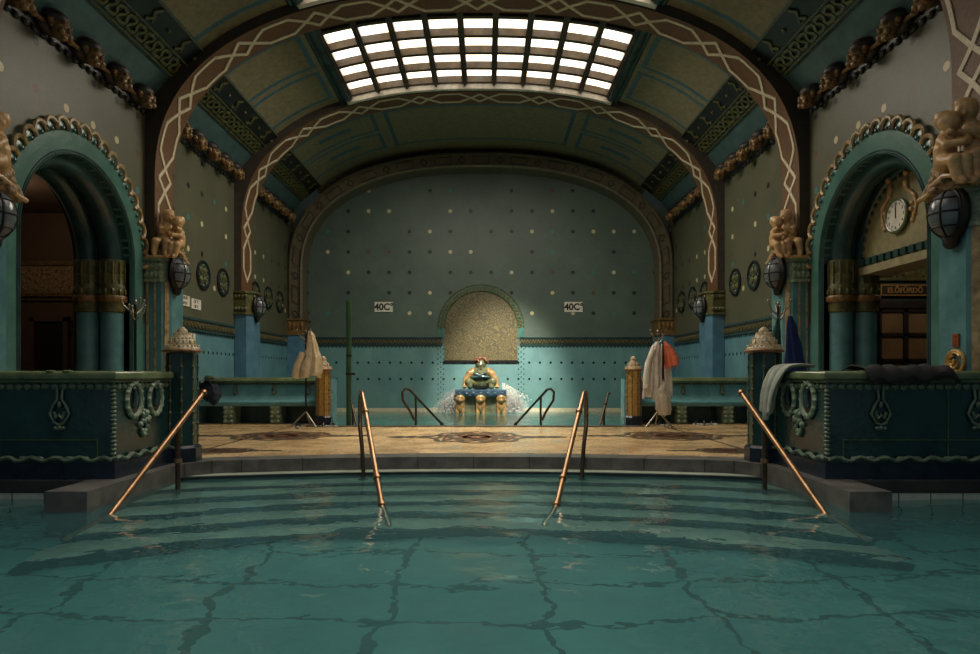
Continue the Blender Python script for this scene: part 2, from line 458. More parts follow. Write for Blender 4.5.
# patterned band and its dark rails running round the walls at head height
def band(name, path_fn, length, parent=None):
    mb = MB()
    def bx(d0, z0, z1, mi):
        mb.cur = mi
        vs = []
        for t in (0, length):
            for z, d in ((z0, 0), (z1, 0), (z1, d0), (z0, d0)): vs.append(path_fn(t, d, z))
        mb.add(vs, [(0, 1, 5, 4), (1, 2, 6, 5), (2, 3, 7, 6), (3, 0, 4, 7), (0, 1, 2, 3), (4, 5, 6, 7)])
    bx(.012, 1.86, 2.08, 0); bx(.03, 2.06, 2.10, 1); bx(.03, 1.84, 1.875, 1)
    mb.cur = 2
    k = int(length / .16)
    for i in range(k):      # repeating leaf scrolls
        t0 = (i + .5) * length / k
        fn = lambda a, b, h, t0=t0: path_fn(t0 + a, .012 + max(0, h), 1.968 + b)
        mb.ribbon([(-.07, -.05), (-.02, .055), (.035, -.03), (.07, .05)], .022, fn, seg=.2)
    mb.cur = 1
    k = int(length / .11)
    for i in range(k):      # small hanging scallops
        t0 = (i + .5) * length / k
        fn = lambda a, b, h, t0=t0: path_fn(t0 + a, max(0, h), 1.82 + b)
        mb.ribbon([(-.035, .02), (0, -.03), (.035, .02)], .022, fn, seg=.2, h=.01)
    return struct(mb.build(name, ['banddark', 'tealdark', 'bandgold'], parent, smooth=False))
for sx, nm in ((-1, 'trim_1'), (1, 'trim_2')):
    band(nm, lambda t, d, z, sx=sx: (sx * (W - d), 11.65 + t, z), BACK - 11.65)
band('trim_3', lambda t, d, z: (-W + t, BACK - d, z), W - 1.16)
band('trim_4', lambda t, d, z: (1.16 + t, BACK - d, z), W - 1.16)

# ---- vault, with slate coloured panel lines
def vault(name, y0, y1, rects, holes=()):
    mb = MB()
    lim = VAULT.half if y1 < 7.5 else SE
    ss = {-lim, lim}; ys = {y0, y1}; lw = .1
    n = 70
    for i in range(n + 1): ss.add(-lim + 2 * lim * i / n)
    R = []
    for a0, a1, b0, b1 in rects:
        R.append((a0, a1, b0, b1)); ss |= {a0, a0 + lw, a1, a1 - lw}; ys |= {b0, b0 + lw, b1, b1 - lw}
    for a0, a1, b0, b1 in holes: ss |= {a0, a1}; ys |= {b0, b1}
    ss = sorted(ss); ys = sorted(ys)
    def P(s_, y): x, z = VAULT.at(s_); return (x, y, z)
    for s0, s1 in zip(ss[:-1], ss[1:]):
        if s1 - s0 < 1e-5: continue
        for a, b in zip(ys[:-1], ys[1:]):
            cs, cy = (s0 + s1) / 2, (a + b) / 2
            if any(h[0] < cs < h[1] and h[2] < cy < h[3] for h in holes): continue
            mb.cur = 0
            for a0, a1, b0, b1 in R:
                if a0 < cs < a1 and b0 < cy < b1 and not (a0 + lw < cs < a1 - lw and b0 + lw < cy < b1 - lw): mb.cur = 1
            mb.add([P(s0, a), P(s1, a), P(s1, b), P(s0, b)], [(0, 1, 2, 3)])
    return struct(mb.build(name, ['vault', 'vline']))
S3 = VAULT.s_of_x(2.95); SE = VAULT.s_of_x(4.78); SP = S3 + .35
def side_rects(y0, y1):
    m = (y0 + y1) / 2
    r = []
    for q0, q1 in ((SP, SE - .12), (-SE + .12, -SP)):
        r += [(q0, q1, y0 + .25, m - .08), (q0, q1, m + .08, y1 - .25)]
    return r
vault('ceiling', 3.0, 6.75, [], [(-S3, S3, 3.6, 6.56)])
vault('ceiling_bay', 7.4, 11.0, side_rects(7.4, 11.0), [(-S3, S3, 7.9, 10.86)])
vault('ceiling_bay', 11.65, 14.9, side_rects(11.65, 14.9), [(-S3, S3, 11.79, 14.78)])
rr = [(-2.4, 2.4, 16.0, 18.4)]
for q in (-1, 1):
    a, b = sorted((q * 2.65, q * (SE - .1)))
    rr += [(a, b, 16.0, 17.1), (a, b, 17.25, 18.4)]
    a, b = sorted((q * 3.3, q * 4.2))
    rr += [(a, b, 16.45, 16.65), (a, b, 17.7, 17.9)]
vault('ceiling_bay', 15.58, BACK, rr)

# ---- transverse arches with diamond bands
def arch(idx, y0, y1):
    root = struct(thing('trim_%d' % (5 + idx), ['nearest arch of the vault, brown soffit with cream diamonds, crossing the top of the frame',
        'middle arch of the vault with brown soffit and cream diamond band', 'far arch of the vault with thin cream diamond band'][idx], 'arch', (0, y0, 0)))
    mb = MB(); n = 160
    ss = [-INTR.half + 2 * INTR.half * i / n for i in range(n + 1)]
    mb.grid(lambda s_, y: (INTR.at(s_)[0], y, INTR.at(s_)[1]), ss, [y0, y1])
    mb.cur = 1
    for y in (y0, y1):
        mb.grid(lambda s_, o: (INTR.at(s_, o)[0], y, INTR.at(s_, o)[1]), ss, [0, -.35])
    mb.build('arch_ring', ['soffit', 'rib'], root, True)
    d = MB(); yc = (y0 + y1) / 2; P = 1.4; hw = .22
    fn = lambda a, b, h: (INTR.at(a, h)[0], yc + b, INTR.at(a, h)[1])
    k = -6
    while k <= 6:
        c = k * P
        if abs(c) < INTR.half - .2: d.ribbon([(c - .2, 0), (c, hw * .9), (c + .2, 0), (c, -hw * .9)], .06, fn, True)
        h0 = c + .2; h1 = c + P - .2
        if h0 > -INTR.half and h1 < INTR.half:
            d.ribbon([(h0, 0), (h0 + .27, hw), (h1 - .27, hw), (h1, 0), (h1 - .27, -hw), (h0 + .27, -hw)], .06, fn, True)
        k += 1
    d.build('diamond_band', 'cream', root, True)
    return root
for i, (a, b) in enumerate(ARCHES): arch(i, a, b)
# panelled rib framing the end wall
def end_rib():
    root = struct(thing('trim_8', 'panelled rib framing the end wall', 'arch', (0, 18.9, 0)))
    A = Arc(5.58, 3.42, 4.0, -.3); B = Arc(5.17, 3.05, 3.94, -.3)
    mb = MB(); n = 120
    def at(AA, f): return AA.at(-AA.half + 2 * AA.half * f)
    fs = [i / n for i in range(n + 1)]
    def P(f, v):
        a, b = at(A, f), at(B, f); x = a[0] + (b[0] - a[0]) * v; z = a[1] + (b[1] - a[1]) * v
        return x, z
    prof = [(0, 18.9), (.12, 18.86), (.2, 18.95), (.8, 18.95), (.88, 18.86), (1.0, 18.9), (1.0, BACK)]
    mb.grid(lambda f, q: (P(f, prof[q][0])[0], prof[q][1], P(f, prof[q][0])[1]), fs, range(len(prof)))
    mb.build('rib_moulding', 'ribolive', root, True)
    mb = MB()
    Lr = A.half * 2
    for k in range(41):
        f = (k + .5) / 41
        if at(A, f)[1] < 2.2: continue
        g = .009
        def fn(a, b, h, f=f): x, z = P(f + a / Lr, .5 + b / .42); return (x, 18.95 - max(h, 0), z)
        if k % 2: mb.ribbon([(-.1, 0), (0, .1), (.1, 0), (0, -.1)], .035, fn, True, seg=.3, h=.02)
        else: mb.ribbon([(-.24, -.1), (-.24, .1), (.24, .1), (.24, -.1)], .025, fn, True, seg=.3, h=.02)
    mb.build('rib_ornament', 'rib', root, True)
    for sx in (-1, 1):
        mb = MB(); mb.box(min(sx * 5.12, sx * 5.6), max(sx * 5.12, sx * 5.6), 18.84, BACK, -.3, 2.12); mb.build('rib_pier', 'tealblue', root, True, False)
        mb = MB(); mb.box(min(sx * 5.08, sx * 5.6), max(sx * 5.08, sx * 5.6), 18.8, BACK, 2.12, 2.2)
        mb.box(min(sx * 5.1, sx * 5.6), max(sx * 5.1, sx * 5.6), 18.82, BACK, 2.2, 2.55); mb.box(min(sx * 5.06, sx * 5.6), max(sx * 5.06, sx * 5.6), 18.78, BACK, 2.55, 2.6)
        for k in range(4): mb.ball((sx * (5.16 + k * .12), 18.82, 2.38), (.05, .04, .12), 8, 6)
        mb.build('rib_capital', 'golddark', root, True)
end_rib()

# ---- skylights
def skylight(idx, y0, y1):
    root = struct(thing('window_%d' % idx, 'arched glass skylight in the vault', 'skylight', (0, y0, 0)))
    s0 = S3; nc, nr = 9, 4; yr0 = y0 + .28
    cw = 2 * s0 / nc; rh = (y1 - yr0) / nr
    def P(s_, y, off): x, z = VAULT.at(s_, off); return (x, y, z)
    def bar(mb, a0, a1, b0, b1, o0, o1):
        ks = max(1, int((a1 - a0) / .2)); us = [a0 + (a1 - a0) * i / ks for i in range(ks + 1)]
        mb.grid(lambda s_, q: P(s_, [b0, b0, b1, b1, b0][q], [o0, o1, o1, o0, o0][q]), us, range(5))
        for a in (a0, a1): mb.add([P(a, b0, o0), P(a, b0, o1), P(a, b1, o1), P(a, b1, o0)], [(0, 1, 2, 3)])
    fr = MB()
    for i in range(nc + 1):
        c = -s0 + i * cw; bar(fr, c - .06, c + .06, y0, y1, -.13, .05); bar(fr, c - .022, c + .022, y0, y1, .06, .1)
    for j in range(nr + 1): bar(fr, -s0, s0, yr0 + j * rh - .05, yr0 + j * rh + .05, -.13, .03)
    frame = fr.build('frame', 'steelframe', root, True)
    gp = MB(); bar(gp, -s0, s0, y0, yr0, -.1, -.02)
    for i in range(nc):
        for t in (.3, .7): x, z = VAULT.at(-s0 + (i + t) * cw, .0); gp.ball((x, y0 + .14, z), .03, 8, 6)
    gp.build('metal_panel', 'steelframe', root, True)
    lg = MB(); bar(lg, -s0 - .1, s0 + .1, y1, y1 + .1, -.1, .16); lg.build('glare_strip', 'glare_strip', root, True)  # added pale strip, paints the skylight glare on the arch face
    for q in (-1, 1):
        for off, r in ((.0, .1), (.13, .05)):
            x, z = VAULT.at(q * (s0 + .08 + off), .03)
            MB().tube([(x, y0 - .1, z), (x, y1 + .08, z)], r, 12).build('side_moulding', 'tealdark', root, True)
    first = None
    for j in range(nr):
        for i in range(nc):
            mb = MB(); a0 = -s0 + i * cw + .05; a1 = a0 + cw - .1; b0 = yr0 + j * rh + .04; b1 = b0 + rh - .08
            mb.grid(lambda s_, y: P(s_, y, -.115), [a0, (a0 + a1) / 2, a1], [b0, b1])
            mb.build('pane', 'pane', frame, True, False)
M['glare_strip'] = simple('painted skylight glare', rgb(236, 232, 218), rgb(180, 176, 164), 5, .2)
M['steelframe'] = simple('grey painted iron', rgb(84, 74, 60), rgb(54, 46, 38), 6, .35, .5)
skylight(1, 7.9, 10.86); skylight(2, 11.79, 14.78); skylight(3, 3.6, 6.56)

# ------------------------------------------------------------------ cornices with head corbels (built for the left wall, mirrored for the right)
SIDEWORD = {-1: 'left', 1: 'right'}
def serp(y0, y1, n):
    """looping ribbon of omega shapes in (along, across)"""
    pts = []
    L = (y1 - y0) / n
    for i in range(n):
        for k in range(10):
            t = k / 10
            pts.append((y0 + (i + t) * L + .28 * L * math.sin(4 * PI * t), math.cos(2 * PI * t) * .085))
    return pts
def cornice(y0, y1, nc, label):
    root = thing('cornice', label, 'cornice', (-W, y0, 5.5), 'cornices with head corbels along the vault')
    X = lambda d: -W + d
    mb = MB()
    prof = [(0, 5.56), (.1, 5.58), (.13, 5.66), (.18, 5.72), (.4, 5.98), (.44, 5.99), (.45, 6.04), (.2, 6.08), (0, 6.08)]
    mb.extrude([(X(d), z) for d, z in prof], 'y', y0, y1); mb.build('cove', 'tealcove', root, True, ang=25)
    # sloping frieze
    p1, p2 = (-5.16, 6.02), (-4.60, 6.44)
    ux, uz = p2[0] - p1[0], p2[1] - p1[1]; L = math.hypot(ux, uz); ux /= L; uz /= L; nx, nz = uz, -ux
    fn = lambda a, b, h: (p1[0] + ux * b + nx * h, a, p1[1] + uz * b + nz * h)
    mb = MB()
    mb.extrude([(fn(0, b, h)[0], fn(0, b, h)[2]) for b, h in ((0, 0), (L, 0), (L, -.25), (0, -.25))], 'y', y0, y1)
    mb.build('frieze', 'black', root, True, False)
    mb = MB()
    n = int((y1 - y0) / .245)
    mb.ribbon([(a, b * 1.15 + .17) for a, b in serp(y0 + .03, y1 - .03, n)], .045, fn, seg=.3, h=.03)
    mb.ribbon([(y0, .015), (y1, .015)], .03, fn, h=.03); mb.ribbon([(y0, .325), (y1, .325)], .022, fn, h=.03); mb.ribbon([(y0, L - .01), (y1, L - .01)], .022, fn, h=.03)
    mb.build('serpentine_moulding', 'olivegold', root, True)
    mb = MB(); k = 4
    for i in range(k):
        c = y0 + (i + .5) * (y1 - y0) / k
        mb.ribbon([(c - .05, .38), (c + .05, .46), (c - .04, .54), (c + .03, .63)], .05, fn, seg=.3, h=.025)
        mb.ribbon([(c + .09, .4), (c + .02, .5)], .03, fn, seg=.3, h=.025)
        c2 = c + .5 * (y1 - y0) / k
        x, y, z = fn(c2, .5, .01); mb.ball((x, y, z), .035, 8, 6)
    mb.build('frieze_ornament', 'olivegold', root, True)
    # scalloped dark valance under the corbels
    mb = MB(); n = int((y1 - y0) / .16)
    mb.box(X(0), X(.06), y0, y1, 5.4, 5.6)
    for i in range(n):
        c = y0 + (i + .5) * (y1 - y0) / n
        mb.ball((X(.02), c, 5.4), (.04, .075, .06), 10, 6)
    mb.build('valance', 'black', root, True)
    P = (y1 - y0) / nc
    for i in range(nc):
        c = y0 + (i + .5) * P
        h = MB()
        h.ball((X(.13), c, 5.6), (.19, .2, .12), 16, 10); h.ball((X(.06), c, 5.52), (.12, .22, .12), 14, 8)
        hood = h.build('corbel_hood', 'hood', root, True)
        f = MB()
        f.ball((X(.22), c, 5.48), (.12, .13, .145), 14, 10); f.ball((X(.335), c, 5.45), (.035, .035, .04), 8, 6)
        for q in (-1, 1):
            f.ball((X(.31), c + q * .06, 5.52), .032, 8, 6); f.ball((X(.29), c + q * .085, 5.41), (.045, .05, .05), 8, 6); f.ball((X(.19), c + q * .13, 5.52), (.045, .03, .07), 8, 6)
        for q in range(7):
            a = PI * q / 6
            f.ball((X(.19), c + .145 * math.cos(a), 5.53 + .1 * math.sin(a)), .042, 8, 6)
        f.ball((X(.26), c, 5.37), (.05, .065, .05), 8, 6)
        f.build('corbel_head', 'golddark', hood, True)
        if i < nc - 1:
            b = MB(); b.tube([(X(.12), c + .18, 5.5), (X(.12), c + P - .18, 5.5)], .03, 8)
            b.ball((X(.12), c + P / 2, 5.5), (.05, .05, .05), 8, 6); b.build('link_rod', 'golddark', hood, True)
    return root
M['hood'] = simple('dark maroon glaze', rgb(44, 34, 32), rgb(26, 22, 22), 8, .5)
M['tealcove'] = simple('blue cove glaze', rgb(72, 98, 98), rgb(54, 76, 80), 3.5, .25, bscale=14)
CL = ['cornice with head corbels above the {} arched opening, nearest bay', 'cornice with head corbels in the middle bay above the oval medallions, {} wall',
      'short cornice in the farthest bay before the end wall, {} wall']
for i, (y0, y1) in enumerate(BAYS[1:]):
    y1 = min(y1, 18.86)
    c = cornice(y0, y1, 5, CL[i].format('left'))
    dup(c, (W, y0, 5.5), CL[i].format('right'), sx=-1)

# ------------------------------------------------------------------ arched openings of the nearest bay: scalloped surround, roll columns
def portal(sx):
    side = SIDEWORD[sx]
    root = thing('arched_portal', {'left': 'turquoise scalloped arch surround open to a brown room, left wall', 'right': 'turquoise scalloped arch surround around the clock, right wall'}[side], 'archway', (sx * W, AC, 0), 'arched openings of the side walls')
    X = lambda d: sx * (W - d)                      # d > 0 into the hall
    k = 40
    def arcp(R, i, n=k): a = PI - PI * i / n; return (AC + R * math.cos(a), AZ + R * math.sin(a))
    mb = MB()
    path = lambda R: [(AC - R, 0)] + [arcp(R, i) for i in range(k + 1)] + [(AC + R, 0)]
    a, b = path(AR), path(AR + .3)
    for i in range(len(a) - 1):
        for d0, P, Q in ((.05, a, b),):
            mb.add([(X(d0), *P[i]), (X(d0), *P[i + 1]), (X(d0), *Q[i + 1]), (X(d0), *Q[i])], [(0, 1, 2, 3)])
        mb.add([(X(.05), *a[i]), (X(.05), *a[i + 1]), (X(-.1), *a[i + 1]), (X(-.1), *a[i])], [(0, 1, 2, 3)])
        mb.add([(X(.05), *b[i]), (X(.05), *b[i + 1]), (X(0), *b[i + 1]), (X(0), *b[i])], [(0, 1, 2, 3)])
    mb.build('surround', 'turq', root, True)
    mb = MB()
    for R in (AR + .015, AR + .05): mb.tube([(X(.05), AC - R, .9)] + [(X(.05), *arcp(R, i)) for i in range(k + 1)] + [(X(.05), AC + R, .9)], .014, 6)
    mb.build('surround_bead', 'tealdark', root, True)
    # scallops like fish scales with a jewel in each
    n = 21; sc = MB(); rim = MB(); jw = MB()
    for i in range(n):
        a = PI * (i + .5) / n
        y, z = AC + (AR + .35) * math.cos(a), AZ + (AR + .35) * math.sin(a)
        sc.ball((X(.0), y, z), (.05, .135, .135), 18, 8)
        pts = [(X(.06), y + .125 * math.cos(a + q), z + .125 * math.sin(a + q)) for q in [(-1.9 + 3.8 * t / 12) for t in range(13)]]
        rim.tube(pts, .03, 6)
        jw.ball((X(.07), y - .02 * math.cos(a), z - .02 * math.sin(a)), (.012, .03, .034), 8, 6)
    sc.cur = 1; sc.add(rim.v, rim.f); sc.cur = 2; sc.add(jw.v, jw.f); sc.build('scallop_border', ['turq', 'ivorystripe', 'tealdark'], root, True)
    # two roll mouldings that stand on columns in the reveal
    for d, nm in ((-.26, 'roll_moulding'), (-.64, 'roll_moulding')):
        R = AR - .02
        mb = MB(); mb.tube([(X(d), AC - R, 2.8)] + [(X(d), *arcp(R, i)) for i in range(k + 1)] + [(X(d), AC + R, 2.8)], .17, 14)
        mb.build(nm, 'tealdark', root, True)
        for q in (-1, 1):
            mb = MB(); mb.lathe([(.2, .0), (.2, .1), (.175, .14), (.175, 1.98)], (X(d), AC + q * R, 0), 18); col = mb.build('column', 'teal', root, True)
            mb = MB(); cz = 1.98
            mb.lathe([(.18, 0), (.2, .02), (.2, .16), (.225, .2), (.225, .24), (.19, .26), (.21, .42), (.19, .46), (.2, .6), (.185, .62), (.2, .8), (.2, .84)], (X(d), AC + q * R, cz), 18)
            for t in range(12):
                a = 2 * PI * t / 12
                mb.ball((X(d) + .2 * math.cos(a), AC + q * R + .2 * math.sin(a), cz + .33), (.03, .03, .06), 6, 5)
                mb.tube([(X(d) + .195 * math.cos(a), AC + q * R + .195 * math.sin(a), cz + .46), (X(d) + .2 * math.cos(a), AC + q * R + .2 * math.sin(a), cz + .8)], .016, 5)
            mb.build('column_capital', 'olivegold', col, True)
            mb = MB(); mb.lathe([(.226, .17), (.236, .19), (.236, .25), (.226, .27)], (X(d), AC + q * R, cz), 18); mb.build('capital_band', 'golddark', col, True)
    mb = MB()
    for q in (-1, 1):   # narrow seam strips between the columns
        mb.tube([(X(-.45), AC + q * (AR - .005), .1), (X(-.45), AC + q * (AR - .005), 2.8)], .045, 8)
    mb.tube([(X(-.45), *arcp(AR - .005, i)) for i in range(k + 1)], .05, 8)
    mb.build('reveal_seam', 'black', root, True)
    return root
portal(-1); portal(1)

# ------------------------------------------------------------------ dim rooms behind the two arches
def side_room(sx, nm):
    X = lambda x: sx * x
    x0, x1 = W + .9, 9.4
    y0, y1 = 4.5, 13.0 if sx < 0 else 16.0
    mb = MB()
    mb.add([(X(x1), y0, 0), (X(x1), y1, 0), (X(x1), y1, 4.2), (X(x1), y0, 4.2)], [(0, 1, 2, 3)])
    mb.add([(X(W + .05), y1, 0), (X(x1), y1, 0), (X(x1), y1, 4.2), (X(W + .05), y1, 4.2)], [(0, 1, 2, 3)])
    mb.add([(X(W + .05), y0, 0), (X(x1), y0, 0), (X(x1), y0, 4.2), (X(W + .05), y0, 4.2)], [(0, 1, 2, 3)])
    for a, b in ((y0, AC - AR), (AC + AR, y1)):
        mb.add([(X(x0), a, 0), (X(x0), b, 0), (X(x0), b, 4.2), (X(x0), a, 4.2)], [(0, 1, 2, 3)])
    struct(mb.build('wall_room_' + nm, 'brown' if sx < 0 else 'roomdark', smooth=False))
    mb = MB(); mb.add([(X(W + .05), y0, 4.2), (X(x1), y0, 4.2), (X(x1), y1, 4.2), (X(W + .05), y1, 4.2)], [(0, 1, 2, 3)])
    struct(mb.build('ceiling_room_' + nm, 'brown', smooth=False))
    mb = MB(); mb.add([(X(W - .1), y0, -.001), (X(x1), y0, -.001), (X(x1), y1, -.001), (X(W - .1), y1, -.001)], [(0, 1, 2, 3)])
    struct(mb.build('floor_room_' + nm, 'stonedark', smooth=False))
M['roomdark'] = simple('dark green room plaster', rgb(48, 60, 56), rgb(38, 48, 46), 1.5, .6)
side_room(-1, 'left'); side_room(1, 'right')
# left room: cornice shelf, carved frieze, dark doorway, wall lettering on its end wall
LY = 13.0
mb = MB(); mb.box(-9.4, -6.52, LY - .14, LY, 2.53, 2.6); mb.box(-9.4, -6.52, LY - .07, LY, 2.46, 2.53); mb.box(-9.4, -6.52, LY - .08, LY, 3.15, 3.24)
mb.cur = 1; mb.box(-9.4, -6.52, LY - .04, LY, 2.6, 3.15)
for i in range(21):
    for j in range(3): mb.ball((-9.3 + i * .13, LY - .04, 2.69 + j * .16 + (i % 2) * .07), (.045, .025, .06), 8, 5)
struct(mb.build('trim_9', ['golddark', 'ivorydark']))
d = struct(thing('door_1', 'dark doorway in the brown room behind the left arch', 'door', (-8.5, LY - .1, 0)))
mb = MB(); mb.box(-8.8, -8.22, LY - .04, LY - .02, 0, 2.04); mb.build('door_panel', 'browndark', d, True, False)
mb = MB(); mb.box(-8.88, -8.8, LY - .09, LY - .02, 0, 2.12); mb.box(-8.22, -8.12, LY - .09, LY - .02, 0, 2.12); mb.box(-8.88, -8.12, LY - .09, LY - .02, 2.04, 2.14); mb.build('door_frame', 'brown', d, True, False)
M['inkbrown'] = simple('dark red brown paint', rgb(64, 36, 34), rgb(50, 30, 28), 6, .7)
wl = thing('wall_lettering', 'two lines of dark painted letters on the brown wall behind the left arch', 'lettering', (-8.05, LY - .02, 1.82))
text('FÉRFI', 'upper_line', .15, 'inkbrown', wl, (.02, 0, .17), (PI / 2, 0, 0))
text('ÉS NŐI', 'lower_line', .15, 'inkbrown', wl, (-.03, 0, -.02), (PI / 2, 0, 0))

# right arch: mosaic tympanum with lintel, clock, then the dark room with a glazed door and a sign
tr = struct(thing('trim_10', 'olive mosaic tympanum with lintel inside the right arch', 'tympanum', (6.1, AC, 2.8)))
mb = MB(); k = 30; R = AR + .02
pts = [(AC + R * math.cos(PI * i / k), AZ + R * math.sin(PI * i / k)) for i in range(k + 1)] + [(AC - R, 2.62), (AC + R, 2.62)]
mb.extrude(pts, 'x', 6.13, 6.6); M['olivepanel'] = simple('olive beige mosaic panel', rgb(150, 142, 104), rgb(118, 112, 82), 10, .5, bscale=60)
mb.build('mosaic_panel', 'olivepanel', tr, True, False)
mb = MB(); mb.box(6.08, 6.6, AC - R, AC + R, 2.56, 2.68)
M['lintelm'] = simple('ivory lintel', rgb(168, 158, 124), rgb(120, 116, 92), 8, .4)
mb.build('lintel', 'lintelm', tr, True, False)
mb = MB()
for i in range(15):
    c = AC - R + (i + .5) * 2 * R / 15
    mb.box(6.06, 6.13, c - .055, c + .055, 2.7, 2.8)
for i in range(25):
    a = PI * (i + .5) / 25
    mb.ball((6.12, AC + (AR - .18) * math.cos(a), AZ + (AR - .18) * math.sin(a)), (.02, .04, .04), 8, 6)
mb.build('border_tiles', 'tealdark', tr, True)
mb = MB()
for q in (-1, 1):    # two small reliefs with scrolls that flank and crown the clock
    c = 9.45 + q * .2
    limb(mb, [((6.12, c, 3.62), .04), ((6.12, c - q * .03, 3.72), .05), ((6.12, c - q * .02, 3.8), .03)]); mb.ball((6.1, c, 3.86), .045, 8, 6)
    limb(mb, [((6.12, c, 3.62), .03), ((6.12, c + q * .16, 3.5), .03), ((6.12, c + q * .2, 3.35), .02), ((6.12, c + q * .14, 3.2), .02)])
    for t in range(6): mb.ball((6.12, c + q * (.12 + .05 * math.sin(t * 2)), 3.16 + t * .08), .035, 8, 6)
mb.build('figure_relief', 'ivory', tr, True)
ck = thing('wall_clock', 'round white wall clock reading twelve inside the right arch', 'clock', (6.11, 9.45, 3.29))
mb = MB(); r = .25; n = 32
def disc(mb, r0, r1, x0, x1, n=32):
    for i in range(n):
        a, b = 2 * PI * i / n, 2 * PI * (i + 1) / n
        P = lambda R, x, t: (x, R * math.cos(t), R * math.sin(t))
        mb.add([P(r0, x1, a), P(r0, x1, b), P(r1, x1, b), P(r1, x1, a), P(r1, x0, a), P(r1, x0, b), P(r0, x0, a), P(r0, x0, b)],
               [(0, 1, 2, 3), (3, 2, 5, 4), (0, 1, 7, 6)])
disc(mb, .0, .222, 0, -.03); face = mb.build('clock_face', 'white', ck)
mb = MB(); mb.tube([(-.02, .235 * math.cos(2 * PI * i / n), .235 * math.sin(2 * PI * i / n)) for i in range(n)], .026, 8, True); mb.build('clock_rim', 'coping', ck)
mb = MB(); mb.box(-.037, -.033, -.009, .009, -.03, .13); mb.build('hour_hand', 'ink', face, smooth=False)
mb = MB(); mb.box(-.041, -.038, -.006, .006, -.04, .185); mb.build('minute_hand', 'ink', face, smooth=False)
for h in range(1, 13):
    a = PI / 2 - 2 * PI * h / 12
    text(str(h), 'numeral', .062, 'ink', face, (-.033, -.175 * math.cos(a), .175 * math.sin(a)), (PI / 2, 0, -PI / 2), .002)
# glazed door and sign on the far wall of the right room, which stands across the view
RY = 13.0
mb = MB(); mb.add([(6.5, RY, 0), (9.4, RY, 0), (9.4, RY, 4.2), (6.5, RY, 4.2)], [(0, 1, 2, 3)]); struct(mb.build('wall_room_end', 'roomdark', smooth=False))
mb = MB(); mb.box(6.5, 9.4, RY - .08, RY, 2.85, 3.1)
for i in range(22): mb.ball((6.6 + i * .13, RY - .08, 2.98), (.045, .03, .07), 8, 5)
struct(mb.build('trim_11', 'olivegold'))
d = struct(thing('door_2', 'dark framed door with amber glass panes in the room behind the right arch', 'door', (8.45, RY, 0)))
dx0, dx1 = 7.93, 8.98
mb = MB(); ww = .09
xs = [dx0, (dx0 + dx1) / 2, dx1]; zs = [.2, .72, 1.27, 1.78, 2.26]
for x in xs: mb.box(x - ww / 2, x + ww / 2, RY - .1, RY - .02, 0, 2.3)
for z in [.1] + zs[1:]: mb.box(dx0, dx1, RY - .1, RY - .02, z - .035, z + .035)
mb.box(dx0, dx1, RY - .1, RY - .02, 0, .2)
mb.box(dx0 - .2, dx0 - .05, RY - .13, RY, 0, 2.42); mb.box(dx1 + .05, dx1 + .2, RY - .13, RY, 0, 2.42); mb.box(dx0 - .2, dx1 + .2, RY - .13, RY, 2.3, 2.44)
mb.build('door_frame', 'browndark', d, True, False)
for i in range(2):
    for j in range(4):
        b = MB(); b.box(xs[i], xs[i + 1], RY - .06, RY - .05, zs[j], zs[j + 1]); b.build('pane', 'glassdoor', d, True, False)
sg = thing('room_sign', 'dark sign with gold letters above the glazed door behind the right arch', 'sign', (8.45, RY - .02, 2.66))
mb = MB(); mb.box(-.5, .5, -.05, 0, -.12, .12); board = mb.build('sign_board', 'browndark', sg, smooth=False)
mb = MB()
for a in (((-.48, -.1), (.48, -.1)), ((.48, -.1), (.48, .1)), ((.48, .1), (-.48, .1)), ((-.48, .1), (-.48, -.1))): mb.ribbon(a, .02, lambda x, z, h: (x, -.05 - max(h, 0), z))
mb.build('sign_border', 'gold', board)
text('ELŐFÜRDŐ', 'sign_lettering', .14, 'gold', board, (0, -.055, -.005), (PI / 2, 0, 0), bold=.004)

# ------------------------------------------------------------------ pilasters carrying the arches
def pilaster_poly(sx, y0, y1, x1, c=.12, e=0.0):
    P = [(W - .012, y0 - e), (x1 + c, y0 - e), (x1 - e, y0 + c), (x1 - e, y1 - c), (x1 + c, y1 + e), (W - .012, y1 + e)]
    return [(sx * x, y) for x, y in P]
def pilaster(sx, y0, y1, zcap, zb, x1, label, big):
    root = thing('pilaster', label, 'pilaster', (sx * W, y0, 0), 'glazed pilasters under the vault arches')
    mb = MB(); mb.prism(pilaster_poly(sx, y0, y1, x1), -.3, zcap); mb.build('shaft', 'teal' if big else 'tealblue', root, True, False)
    if big:
        mb = MB()
        for a, b in ((.12, .22), (.56, .67)):
            xa = W + (x1 + .12 - W) * a; xb = W + (x1 + .12 - W) * b
            mb.box(min(sx * xa, sx * xb), max(sx * xa, sx * xb), y0 - .012, y0, -.2, zcap)
        e = .009
        mb.prism([(sx * (x1 + .085), y0 + .035), (sx * (x1 + .085 - e), y0 + .035 - e), (sx * (x1 + .035 - e), y0 + .085 - e), (sx * (x1 + .035), y0 + .085)], -.2, zcap)
        mb.build('inlay_stripe', 'ivorystripe', root, True, False)
    H = zb - zcap
    mb = MB()
    for z0, z1, e in ((0, .05, .05), (.05, H - .05, .02), (H - .05, H, .06)): mb.prism(pilaster_poly(sx, y0, y1, x1, .12, e), zcap + z0, zcap + z1)
    k = 6
    for i in range(k):   # carved scrolls on the faces
        t = (i + .5) / k
        for z in (.12, H - .13):
            mb.ball((sx * (x1 - .02), y0 + .1 + (y1 - y0 - .2) * t, zcap + z), (.035, .05, .06), 8, 6)
            if i < 4: mb.ball((sx * (W - (W - x1 - .1) * (i + .5) / 4), y0 - .02, zcap + z), (.05, .035, .06), 8, 6)
    mb.build('capital', 'ivorygreen' if big else 'olivegold', root, True)
    return root
